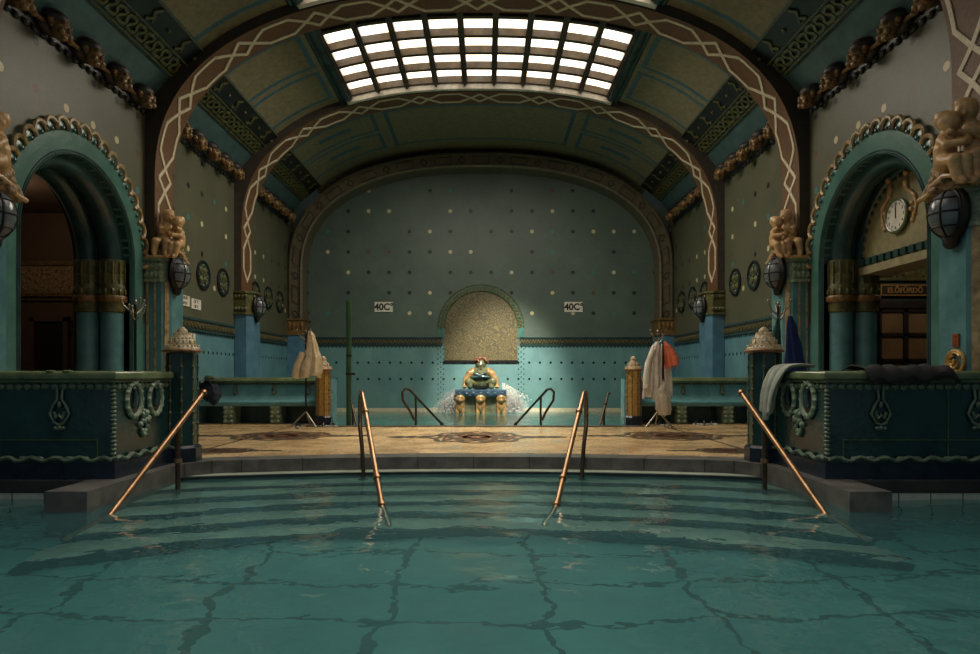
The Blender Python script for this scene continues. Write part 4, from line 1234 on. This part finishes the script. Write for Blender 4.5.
# green pole
root = thing('green_pole', 'tall green pole with clamp standing at the plunge pool', 'pole', (-2.5, 12.62, -.4))
MB().tube([(0, 0, 0), (0, 0, 2.8)], .05, 16).build('pole_tube', 'pole', root)
MB().tube([(0, 0, 2.8), (0, 0, 2.82)], .052, 16).build('pole_cap', 'coping', root)
mb = MB(); mb.tube([(0, 0, 1.38), (0, 0, 1.42)], .062, 16); mb.tube([(0, 0, 1.74), (0, 0, 1.77)], .058, 16); mb.box(.05, .12, -.015, .015, 1.38, 1.42); mb.build('pole_clamp', 'iron', root)

# ------------------------------------------------------------------ benches with back wall
def bench():
    root = thing('bench', 'long teal glazed bench with moss back rail beside the gold post and cream robe', 'bench', (-4.4, 13.2, 0), 'glazed benches')
    x0, x1 = -W + .02, -3.24
    mb = MB(); mb.box(x0, x1, 13.42, 13.6, 0, .42); mb.build('bench_base', 'tealdark', root, True, False)
    mb = MB(); prof = [(12.98, .36), (12.96, .40), (12.97, .44), (13.02, .46), (13.25, .45), (13.34, .48), (13.40, .56), (13.43, .72), (13.43, .86), (13.6, .86), (13.6, .36), (13.4, .34)]
    mb.extrude(prof, 'x', x0, x1); mb.build('seat', 'teal', root, True, ang=50)
    mb = MB(); prof = [(13.38, .82), (13.36, .86), (13.38, .9), (13.42, .93), (13.6, .93), (13.65, .9), (13.65, .84), (13.6, .82)]
    mb.extrude(prof, 'x', x0, x1 + .06); mb.build('back_rail', 'coping', root, True, ang=50)
    mb = MB(); x = x0 + .04
    while x < x1: mb.ball((x, 13.42, .80), (.03, .015, .022), 8, 5); x += .075
    for cx in (-5.0, -4.2, -3.5):
        mb.tube([(cx - .02, 13.42, .8), (cx - .03, 13.42, .7), (cx - .05, 13.41, .62), (cx, 13.4, .58), (cx + .05, 13.41, .62), (cx + .03, 13.42, .7), (cx + .02, 13.42, .8)], .014, 6)
        mb.ball((cx, 13.4, .6), (.03, .02, .03), 8, 6)
    mb.build('back_ornament', 'olivegold', root, True)
    for cx in (-4.98, -4.05):
        mb = MB()
        mb.prism([(cx - .1, 13.02), (cx + .1, 13.02), (cx + .1, 13.4), (cx - .1, 13.4)], 0, .06)
        limb(mb, [((cx, 13.06, .05), .07), ((cx, 13.1, .14), .08), ((cx, 13.07, .24), .1), ((cx, 13.08, .33), .11)])
        for q in (-1, 1):
            for t in range(4): mb.ball((cx + q * .06, 13.0, .06 + t * .09), .045, 8, 6)
        mb.box(cx - .1, cx + .1, 13.1, 13.42, .05, .36)
        mb.build('leg', 'ivorygreen', root, True)
    # curved end panel towards the plunge pool
    mb = MB(); pts = [(x1, 12.95), (x1 + .06, 12.95), (x1 + .2, 13.1), (x1 + .26, 13.4), (x1 + .26, 13.7), (x1, 13.7)]
    mb.prism(pts, -.3, .9); mb.build('end_panel', 'teal', root, True, False)
    mb = MB(); r2 = random.Random(8)
    for i in range(20): mb.ball((x1 + .23, 13.1 + r2.uniform(0, .25), .3 + r2.uniform(0, .45)), .028, 7, 5)
    mb.build('end_ornament', 'ivorygreen', root, True)
    return root
b0 = bench()
dup(b0, (4.4, 13.2, 0), 'long teal glazed bench with moss back rail behind the white robes', sx=-1)
# blue wall that continues from the bench ends keeps the plunge pool closed
# ------------------------------------------------------------------ fountain with crouching figure and spray
ft = thing('fountain', 'ceramic fountain with a crouching figure leaning on a slate basin', 'fountain', (0, 18.75, -.1))
mb = MB(); mb.box(-.62, .62, 18.45, 19.1, -.3, .42); mb.build('basin_block', 'figure', ft, True, False)
mb = MB(); mb.extrude([(18.32, .36), (18.28, .40), (18.28, .52), (18.32, .56), (19.14, .56), (19.14, .36)], 'x', -.72, .72)
for q in range(7): mb.ball((-.6 + q * .2, 18.29, .45), (.07, .03, .05), 8, 6)
mb.build('basin_slab', 'fountainslab', ft, True)
for cx in (-.58, 0, .58):
    mb = MB()
    mb.ball((cx, 18.36, .3), (.15, .14, .16), 14, 10); mb.ball((cx, 18.24, .26), (.07, .07, .06), 10, 8); mb.ball((cx, 18.36, .1), (.13, .12, .2), 12, 8)
    for q in (-1, 1):
        mb.ball((cx + q * .05, 18.26, .35), .03, 8, 6); mb.ball((cx + q * .12, 18.36, .38), .05, 8, 6)
        limb(mb, [((cx + q * .07, 18.36, .2), .07), ((cx + q * .08, 18.34, .02), .055), ((cx + q * .08, 18.3, -.1), .06)])
    mb.build('lion_foot', 'shoulder', ft, True)
mb = MB(); y = 18.72
mb.ball((0, y, .8), (.36, .26, .26), 18, 12); limb(mb, [((0, y, .85), .26), ((0, y - .02, 1.02), .26), ((0, y - .06, 1.14), .13)])
mb.ball((0, y - .14, 1.26), (.13, .13, .15), 14, 10); mb.ball((0, y - .27, 1.24), .03, 8, 6); mb.ball((0, y - .22, 1.17), (.06, .06, .06), 8, 6)
for q in (-1, 1):
    mb.ball((q * .05, y - .25, 1.29), .022, 8, 6); mb.ball((q * .14, y - .12, 1.26), .03, 8, 6)
    limb(mb, [((q * .18, y - .05, .72), .15), ((q * .34, y - .25, .78), .12), ((q * .3, y - .3, .64), .08)])
blob(mb, 'crouching_figure', 'figure', ft, .02, 2, True)
for q in (-1, 1):
    mb = MB(); limb(mb, [((q * .2, y - .04, 1.06), .13), ((q * .32, y - .1, 1.0), .11), ((q * .42, y - .16, .84), .085), ((q * .46, y - .22, .68), .06), ((q * .46, y - .26, .64), .06)])
    for t in range(4): limb(mb, [((q * (.42 + .03 * t), y - .28, .64), .018), ((q * (.42 + .033 * t), y - .36, .635), .016)], 6)
    blob(mb, 'figure_arm', 'shoulder', ft, .014, 2, True)
mb = MB(); r2 = random.Random(2)
for i in range(40):
    a = r2.uniform(0, 2 * PI); t = r2.uniform(0, PI / 2)
    mb.ball((.2 * math.cos(a) * math.cos(t), y - .1 + .14 * math.sin(a) * math.cos(t), 1.33 + .13 * math.sin(t)), r2.uniform(.03, .05), 7, 5)
blob(mb, 'figure_hair', 'redhair', ft, .014, 1, True)
mb = MB(); limb(mb, [((-.14, y - .27, 1.0), .05), ((-.02, y - .3, .94), .05), ((.12, y - .28, 1.02), .045)]); limb(mb, [((-.26, y - .24, .9), .045), ((0, y - .3, .93), .05), ((.26, y - .24, .9), .045)]); mb.build('figure_sash', 'tealdark', ft, True)
# spray on both sides
mb = MB(); r2 = random.Random(5)
for i in range(3600):
    q = -1 if r2.random() < .42 else 1
    d = abs(r2.gauss(0, .3)); ht = r2.random() ** 1.6 * max(0, (.85 if q > 0 else .6) - d * .55)
    mb.ball((q * (.62 + d), 18.75 + r2.gauss(0, .2), -.09 + ht), r2.uniform(.006, .018), 5, 4)
o = mb.build('water_spray', 'foam'); o['kind'] = 'stuff'; tag(o, 'white water spray splashing at both sides of the fountain basin', 'spray')
def mist():
    m = NT('fine water mist'); m.coord()
    x = m.ma('SUBTRACT', m.ma('ABSOLUTE', m.x), .7)
    rr_ = m.ma('SQRT', m.ma('ADD', m.ma('POWER', m.ma('DIVIDE', x, .62), 2.0), m.ma('ADD', m.ma('POWER', m.ma('DIVIDE', m.z, .62), 2.0), m.ma('POWER', m.ma('DIVIDE', m.ma('SUBTRACT', m.y, 18.75), .45), 2.0))))
    side = m.mr(m.x, -.4, .4, .55, 1.0)
    dn = m.ma('MULTIPLY', m.ma('MULTIPLY', m.mr(rr_, .15, 1.0, 1.0, 0.0), m.mr(m.noise(5, 4), .4, .62)), m.ma('MULTIPLY', side, 30.0))
    v = m.n('ShaderNodeVolumeScatter'); v.inputs['Color'].default_value = (1, .98, .94, 1); m.put(v.inputs['Density'], dn)
    m.t.links.new(v.outputs[0], m.out.inputs['Volume'])
    return m.m
M['mist'] = mist()
mb = MB()
for q in (-1, 1): a, b = sorted((q * .2, q * 1.35)); mb.box(a, b, 18.3, 19.1, -.08, .75)
mb.build('spray_mist', 'mist', o, smooth=False)
# niche of the end wall
nz = struct(thing('trim_18', 'round arched patterned mosaic niche with a green gold border above the fountain', 'niche', (0, BACK, 2.3)))
mb = MB(); k = 28; R = 1.09; zc = 2.38
pts = [(R * math.cos(PI * i / k), zc + R * math.sin(PI * i / k)) for i in range(k + 1)] + [(-R, 1.4), (R, 1.4)]
mb.extrude(pts, 'y', BACK - .012, BACK)
def damask():
    m = NT('gold scroll mosaic'); m.coord()
    u = m.ma('ADD', m.x, m.ma('MULTIPLY', m.ma('SINE', m.ma('MULTIPLY', m.z, 26)), .035))
    w = m.ma('ADD', m.z, m.ma('MULTIPLY', m.ma('SINE', m.ma('MULTIPLY', m.x, 26)), .035))
    v = m.vor(8.5, 'DISTANCE_TO_EDGE', m.comb(u, 0.0, w))
    f = m.mr(m.ma('ABSOLUTE', m.ma('SUBTRACT', v.outputs['Distance'], .18)), .02, .1)
    c = m.mix(f, rgb(124, 110, 76), rgb(84, 80, 60))
    m.bsdf(c, .4, .1)
    return m.m
M['damask'] = damask()
mb.build('niche_panel', 'damask', nz, True, False)
mb = MB()
for R0, R1, mi in ((1.09, 1.29, 0),):
    for i in range(k):
        a, b = PI * i / k, PI * (i + 1) / k
        P = lambda R, t, y: (R * math.cos(t), y, zc + R * math.sin(t))
        mb.add([P(R0, a, BACK - .03), P(R0, b, BACK - .03), P(R1, b, BACK - .03), P(R1, a, BACK - .03), P(R1, a, BACK), P(R1, b, BACK), P(R0, a, BACK), P(R0, b, BACK)], [(0, 1, 2, 3), (3, 2, 5, 4), (0, 1, 7, 6)])
for q in (-1, 1): a, b = sorted((q * 1.09, q * 1.29)); mb.box(a, b, BACK - .03, BACK, 2.08, zc)
mb.build('niche_border', 'turq', nz, True, False)
mb = MB(); n = 34
for i in range(n):
    a = PI * (i + .5) / n
    fn = lambda t, d, h, a=a: ((1.19 + d) * math.cos(a + t / 1.19), BACK - .03 - max(h, 0), zc + (1.19 + d) * math.sin(a + t / 1.19))
    mb.ribbon([(-.045, -.06), (0, .06), (.045, -.06)], .03, fn, seg=.4, h=.015)
    mb.ball((1.19 * math.cos(a + .046), BACK - .035, zc + 1.19 * math.sin(a + .046)), (.03, .015, .03), 6, 5)
mb.tube([(1.28 * math.cos(PI * i / 40), BACK - .03, zc + 1.28 * math.sin(PI * i / 40)) for i in range(41)], .016, 6); mb.tube([(1.1 * math.cos(PI * i / 40), BACK - .03, zc + 1.1 * math.sin(PI * i / 40)) for i in range(41)], .016, 6)
mb.build('border_ornament', 'olivegold', nz, True)
mb = MB(); mb.box(-1.1, 1.1, BACK - .04, BACK, 1.33, 1.41); mb.build('niche_sill', 'black', nz, True, False)
mb = MB()
for q in (-1, 1):
    for c in (1.12, 1.2, 1.28):
        z = .25
        while z < 1.8: mb.ball((q * c, BACK - .004, z + (.06 if c == 1.2 else 0)), (.018, .012, .026), 6, 5); z += .15
mb.build('bead_rows', 'tealdark', nz, True)

# ------------------------------------------------------------------ coat stands and what hangs on them
def coat_stand(label, loc, h=1.75, feet=3):
    root = thing('coat_stand', label, 'coat stand', loc, 'coat stands on the terrace')
    MB().tube([(0, 0, .2), (0, 0, h)], .016, 10).build('stand_pole', 'iron', root)
    for k in range(feet):
        a = 2 * PI * k / feet - .6
        MB().tube([(0, 0, .3), (.1 * math.cos(a), .1 * math.sin(a), .2), (.28 * math.cos(a), .28 * math.sin(a), .02)], .014, 8).build('leg', 'steel', root)
    for k in range(6):
        a = 2 * PI * k / 6 + .3; c, s_ = math.cos(a), math.sin(a); l = .16 if k % 2 else .11; zz = h - .08 if k % 2 else h - .16
        mb = MB(); mb.tube([(.01 * c, .01 * s_, zz - .06), (.5 * l * c, .5 * l * s_, zz - .02), (.85 * l * c, .85 * l * s_, zz + .04), (l * c, l * s_, zz + .11)], [.011, .01, .009, .008], 8)
        mb.ball((l * c, l * s_, zz + .12), .016, 8, 6); mb.build('hook', 'steel', root)
    MB().ball((0, 0, h), (.022, .022, .04), 10, 8).build('finial', 'steel', root)
    return root
def drape(name, label, cat, loc, prof, mat, folds=7, amp=.16, seed=1, group=None, flat=.6, tw=0.0, sleeves=None, belt=None, skew=0.0):
    """hanging cloth: closed folded tube following (z, half width, x shift) stations"""
    r = random.Random(seed); ph = [r.uniform(0, 6.28) for _ in range(4)]
    root_mb = MB(); n = 56
    zs = prof[0][0]; ze = prof[-1][0]
    st = []
    for (z0, w0, x0), (z1, w1, x1) in zip(prof[:-1], prof[1:]):
        for i in range(6): t = i / 6; tt = t * t * (3 - 2 * t); st.append((z0 + (z1 - z0) * t, w0 + (w1 - w0) * tt, x0 + (x1 - x0) * tt))
    st.append(prof[-1]); vs = []
    for i, (z, w, xo) in enumerate(st):
        g = min(1, .3 + 1.2 * i / len(st))
        for k in range(n):
            a = 2 * PI * k / n
            f = 1 + amp * g * (math.sin(folds * a + ph[0] + 1.2 * math.sin(z * 3 + ph[2])) + .5 * math.sin((folds + 4) * a + ph[1] + z * 2))
            hem = .03 * math.sin(3 * a + ph[3]) * (1 if i == len(st) - 1 else 0)
            vs.append((xo + w * f * math.cos(a) + skew * math.sin(a), w * flat * f * math.sin(a), z + hem))
    fs = []
    for i in range(len(st) - 1):
        for k in range(n): fs.append((i * n + k, i * n + (k + 1) % n, (i + 1) * n + (k + 1) % n, (i + 1) * n + k))
    fs.append(tuple(range(n))); root_mb.add(vs, fs)
    o = root_mb.build(name, mat, None, ang=80)
    o.location = loc
    sm = o.modifiers.new('soft', 'SUBSURF'); sm.levels = 1; sm.render_levels = 1
    tag(o, label, cat, group)
    for sl in (sleeves or []):
        m2 = MB(); m2.tube([p for p, _ in sl], [q for _, q in sl], 14); q = m2.build('sleeve', mat, o, ang=80)
    if belt: MB().tube(belt, .016, 6).build('belt', mat, o)
    return o
L1 = (3.36, 12.2, 0)
coat_stand('coat stand hung with white robes and a coral shirt', L1, 1.78)
drape('bath_robe', 'long white bath robe on the coat stand, side towards the gold post', 'robe', (3.3, 12.13, 0), [(1.6, .035, .03), (1.5, .075, .0), (1.2, .12, -.05), (.85, .15, -.06), (.62, .14, -.09), (.56, .13, -.1)], 'towelwhite', 7, .15, 1, 'robes on the coat stands',
      sleeves=[[((-.05, -.03, 1.46), .05), ((-.15, -.06, 1.2), .06), ((-.19, -.07, .9), .065), ((-.18, -.07, .74), .07)]])
drape('bath_robe', 'white bath robe below the coral shirt on the same coat stand', 'robe', (3.46, 12.14, 0), [(1.56, .03, -.03), (1.4, .07, .0), (1.1, .1, .03), (.8, .12, .02), (.62, .12, .02)], 'towelwhite', 6, .16, 5, 'robes on the coat stands',
      belt=[(-.04, -.1, 1.3), (-.06, -.13, 1.0), (-.03, -.12, .7)])
drape('coral_shirt', 'coral orange shirt hanging over the white robe on the coat stand', 'shirt', (3.5, 12.08, 0), [(1.6, .03, -.04), (1.5, .075, .0), (1.3, .105, .03), (1.12, .1, .05)], 'orange', 5, .16, 9,
      sleeves=[[((.05, -.03, 1.48), .045), ((.13, -.05, 1.3), .06), ((.15, -.06, 1.16), .062)]])
drape('plastic_bag', 'pale plastic bag hanging lowest on the robe stand', 'bag', (3.42, 12.06, 0), [(.80, .02, -.02), (.7, .1, -.02), (.55, .14, -.01), (.36, .145, 0), (.25, .11, .02), (.23, .02, .02)], 'pvc', 5, .1, 12)
drape('black_strap_bag', 'narrow dark bag strap between the white robes', 'strap', (3.4, 12.0, 0), [(1.62, .012, 0), (1.3, .02, .005), (1.0, .022, .0), (.88, .02, .01)], 'navycloth', 4, .1, 14)
L2 = (-3.2, 12.15, 0)
coat_stand('coat stand hung with one cream robe before the left gold post', L2, 1.78)
drape('bath_robe', 'cream hooded robe hanging on the left coat stand before the gold post', 'robe', (-3.17, 12.1, 0), [(1.8, .03, .06), (1.7, .07, .08), (1.5, .1, .1), (1.3, .15, .1), (1.14, .19, .06), (1.05, .21, .04), (.95, .2, .02)], 'towelcream', 6, .16, 3, 'robes on the coat stands',
      sleeves=[[((-.06, -.03, 1.4), .06), ((-.16, -.05, 1.15), .07), ((-.2, -.06, .92), .075)]])
coat_stand('coat stand behind the parapet holding the blue towel', (4.0, 8.6, 0), 1.92)
drape('blue_towel', 'royal blue towel hanging behind the right parapet', 'towel', (4.14, 8.5, 0), [(1.76, .03, -.03), (1.6, .07, -.01), (1.3, .1, .02), (1.0, .13, .04), (.7, .14, .05)], 'blue', 6, .14, 6)
drape('green_cloth', 'dark green cloth hanging beside the blue towel', 'towel', (3.94, 8.52, 0), [(1.74, .02, .02), (1.5, .05, 0), (1.2, .06, 0), (.8, .07, -.01)], 'greencloth', 6, .14, 7)
coat_stand('empty coat stand behind the left parapet before the striped pilaster', (-4.36, 8.4, 0), 1.92)
# draped towel over the right parapet corner
def over_edge(name, label, cat, mat, pts_top, drop, seed, width):
    r = random.Random(seed)
    mb = MB(); n = 34
    # path across: from the top surface, over the coping lip, down the side facing the pool
    path = [(3.62, 1.075), (3.5, 1.09), (3.38, 1.085), (3.31, 1.045), (3.285, .96)] + [(3.27 - .006 * i, .96 - drop * i / 8) for i in range(1, 9)]
    L = len(path)
    def P(u, i):
        x, z = path[i]; f = max(0, (i - 2) / (L - 3))
        s_ = 1.0 - .2 * f
        y = pts_top + (u - .5) * width * (1.25 - .35 * f) * s_
        w = math.sin(u * 22 + seed) * .5 + math.sin(u * 37 + 1) * .3
        return (x - (.04 * w + .045) * min(1, f * 1.6 + .15), y, z + .014 * math.sin(u * 22 + seed) * (1 - f) + (.05 * math.sin(u * 9) * f if i == L - 1 else 0))
    mb.grid(P, [k / n for k in range(n + 1)], range(L))
    o = mb.build(name, mat, None, ang=80)
    sol = o.modifiers.new('thick', 'SOLIDIFY'); sol.thickness = .014; sol.offset = 1
    sm = o.modifiers.new('soft', 'SUBSURF'); sm.levels = 1; sm.render_levels = 1
    return tag(o, label, cat)
over_edge('grey_towel', 'grey white towel draped over the right parapet corner beside the domed post', 'towel', 'towelgrey', 7.06, .42, 2, .36)
# black cloth lying along the coping of the right parapet
mb = MB(); us = [i / 40 for i in range(41)]
def BP(u, q):
    x = 3.75 + .82 * u
    row = [(6.6, 1.03), (6.5, 1.06), (6.36, 1.068), (6.2, 1.06), (6.135, 1.02), (6.125, .95), (6.12, .9)]
    y, z = row[q]
    if q >= 5: z += .05 * u + .02 * math.sin(u * 17)
    z += .012 * math.sin(u * 31 + q) + .01 * math.sin(u * 13 + 2 * q)
    return (x + .03 * math.sin(q * 1.3), y - .008 * math.sin(u * 23), z)
mb.grid(BP, us, range(7))
o = mb.build('black_cloth', 'blackcloth', None, ang=80); sol = o.modifiers.new('thick', 'SOLIDIFY'); sol.thickness = .014; sol.offset = 1
tag(o, 'black cloth lying along the top of the right parapet', 'towel')
# gilt grille and copper plate on the right front pilaster
g = thing('round_grille', 'small round gilt relief low on the right front pilaster', 'relief', (5.195, 7.0, 1.13), None, -PI / 2)
mb = MB(); n = 20
mb.tube([(.13 * math.cos(2 * PI * i / n), -.015, .12 * math.sin(2 * PI * i / n)) for i in range(n)], .02, 8, True)
for k in range(3):
    R = .1 - .035 * k; mb.tube([(R * math.cos(t) - .01, -.02 - .01 * k, R * math.sin(t)) for t in [.6 + 4.6 * i / 14 + k for i in range(15)]], .015, 6)
mb.ball((0, -.02, 0), .03, 10, 6); mb.build('relief_scrolls', 'gold', g)
g = thing('copper_plate', 'small copper plate above the gilt relief on the right pilaster', 'plate', (5.195, 7.0, 1.36), None, -PI / 2)
mb = MB(); mb.box(-.045, .045, -.015, 0, -.07, .07); mb.build('plate', 'copper', g, smooth=False)
mb = MB(); mb.ball((0, -.018, .045), .008, 8, 6); mb.ball((0, -.018, -.045), .008, 8, 6); mb.build('plate_screws', 'bronzedark', g)
# wall bracket of the left arch opening
# bag with hat on the left bench
bg = thing('shoulder_bag', 'dark navy bag slumped on the left bench by the domed post', 'bag', (-5.38, 13.1, .5))
mb = MB(); mb.ball((0, 0, .14), (.2, .13, .2), 16, 10); mb.ball((.06, -.05, .07), (.18, .12, .12), 14, 8); mb.ball((-.08, .02, .24), (.13, .1, .13), 12, 8); mb.ball((.12, -.1, -.02), (.1, .08, .12), 10, 8)
blob(mb, 'bag_body', 'navycloth', bg, .018, 2)
MB().tube([(-.1, -.1, .3), (-.02, -.14, .4), (.08, -.13, .3), (.15, -.15, .1)], .014, 8).build('bag_strap', 'black', bg)
ht = thing('felt_hat', 'olive green hat lying on the navy bag', 'hat', (-5.4, 13.1, .87))
mb = MB(); mb.lathe([(.17, 0), (.18, .008), (.1, .02), (.09, .07), (.06, .1), (.001, .105)], (0, 0, 0), 20); mb.build('hat_body', 'hatgreen', ht)
MB().lathe([(.103, .022), (.1, .045)], (0, 0, 0), 20).build('hat_band', 'black', ht)
# slippers left under the right bench and at the posts
def slipper():
    root = thing('slipper', 'x', 'slipper', (0, 0, 0), 'bath slippers left on the terrace floor')
    mb = MB(); pts = [(.045 * math.cos(t) * (1 + .15 * math.sin(t)), .125 * math.sin(t)) for t in [2 * PI * i / 20 for i in range(20)]]
    mb.prism(pts, 0, .03); mb.build('sole', 'rubber', root, ang=50)
    mb = MB(); mb.tube([(-.05, .03, .02), (-.03, .04, .06), (0, .045, .075), (.03, .04, .06), (.05, .03, .02)], .02, 8); mb.build('strap', 'black', root)
    return root
s0 = slipper(); SL = [(3.52, 12.55, .3, 'pale slipper between the robe stand and the first right bench leg'), (3.66, 12.6, -.2, 'second pale slipper between the robe stand and the right bench'),
    (4.3, 12.75, .6, 'slipper lying before the right bench middle'), (4.44, 12.72, 1.2, 'slipper lying sideways before the right bench middle'), (4.62, 12.8, .2, 'slipper before the second right bench leg'),
    (-2.86, 12.28, 1.2, 'slipper at the foot of the gold post, left terrace'), (-2.72, 12.3, .9, 'slipper nearest the green pole'), (-3.3, 12.0, .4, 'slipper under the cream robe stand')]
for i, (x, y, a, lb) in enumerate(SL):
    o = s0 if i == 0 else dup(s0)
    o.location = (x, y, .002); o.rotation_euler.z = a; o['label'] = lb

# ------------------------------------------------------------------ camera, daylight
cam = bpy.data.cameras.new('camera'); co = bpy.data.objects.new('camera', cam); COL.objects.link(co)
co.location = (.15, 0, 1.0); co.rotation_euler = (PI / 2, 0, 0)
cam.sensor_width = 36; cam.lens = 653 / 980 * 36; cam.shift_x = 4 / 980; cam.shift_y = 47 / 980; cam.clip_start = .05
S.camera = co
def light(kind, name, loc, energy, color=(1, 1, 1), target=None, **kw):
    l = bpy.data.lights.new(name, kind); l.energy = energy; l.color = color
    for k, v in kw.items(): setattr(l, k, v)
    o = bpy.data.objects.new(name, l); COL.objects.link(o); o.location = loc
    if target: o.rotation_euler = (Vector(target) - Vector(loc)).to_track_quat('-Z', 'Y').to_euler()
    return o
# daylight entering under each skylight, and added fill lights that brighten the two side rooms
light('AREA', 'skylight_daylight', (0, 13.3, 7.1), 360, (1, .91, .74), (0, 13.4, 0), shape='RECTANGLE', size=5.4, size_y=2.7)
light('AREA', 'skylight_daylight', (0, 9.4, 7.1), 55, (1, .91, .74), (0, 9.5, 0), shape='RECTANGLE', size=5.4, size_y=2.7, spread=math.radians(110))
light('AREA', 'skylight_daylight', (0, 5.0, 7.1), 100, (1, .97, .94), (0, 4.2, 0), shape='RECTANGLE', size=5.4, size_y=2.7, spread=math.radians(85))
light('SPOT', 'sun_shaft', (.9, 14.4, 6.95), 6500, (1, .92, .76), (.6, 19.3, .7), spot_size=math.radians(34), spot_blend=1.0, shadow_soft_size=.25)
light('SPOT', 'sun_shaft', (0, 13.0, 6.95), 1900, (1, .90, .72), (-.1, 10.9, 0), spot_size=math.radians(44), spot_blend=.9, shadow_soft_size=.3)
light('POINT', 'room_fill', (-7.9, 10.6, 3.8), 16, (1, .84, .62), shadow_soft_size=.2)
light('POINT', 'room_fill', (8.2, 10.9, 3.8), 40, (1, .84, .62), shadow_soft_size=.2)
w = bpy.data.worlds.new('world'); S.world = w; w.use_nodes = True
w.node_tree.nodes['Background'].inputs[0].default_value = (.80, .92, 1.0, 1); w.node_tree.nodes['Background'].inputs[1].default_value = .15
vs = S.view_settings; vs.view_transform = 'Standard'; vs.look = 'None'; vs.gamma = 1; vs.exposure = 0; vs.use_curve_mapping = False
c = S.cycles; c.use_denoising = True; c.max_bounces = 10; c.transmission_bounces = 8; c.diffuse_bounces = 5; c.glossy_bounces = 4; c.sample_clamp_indirect = 6
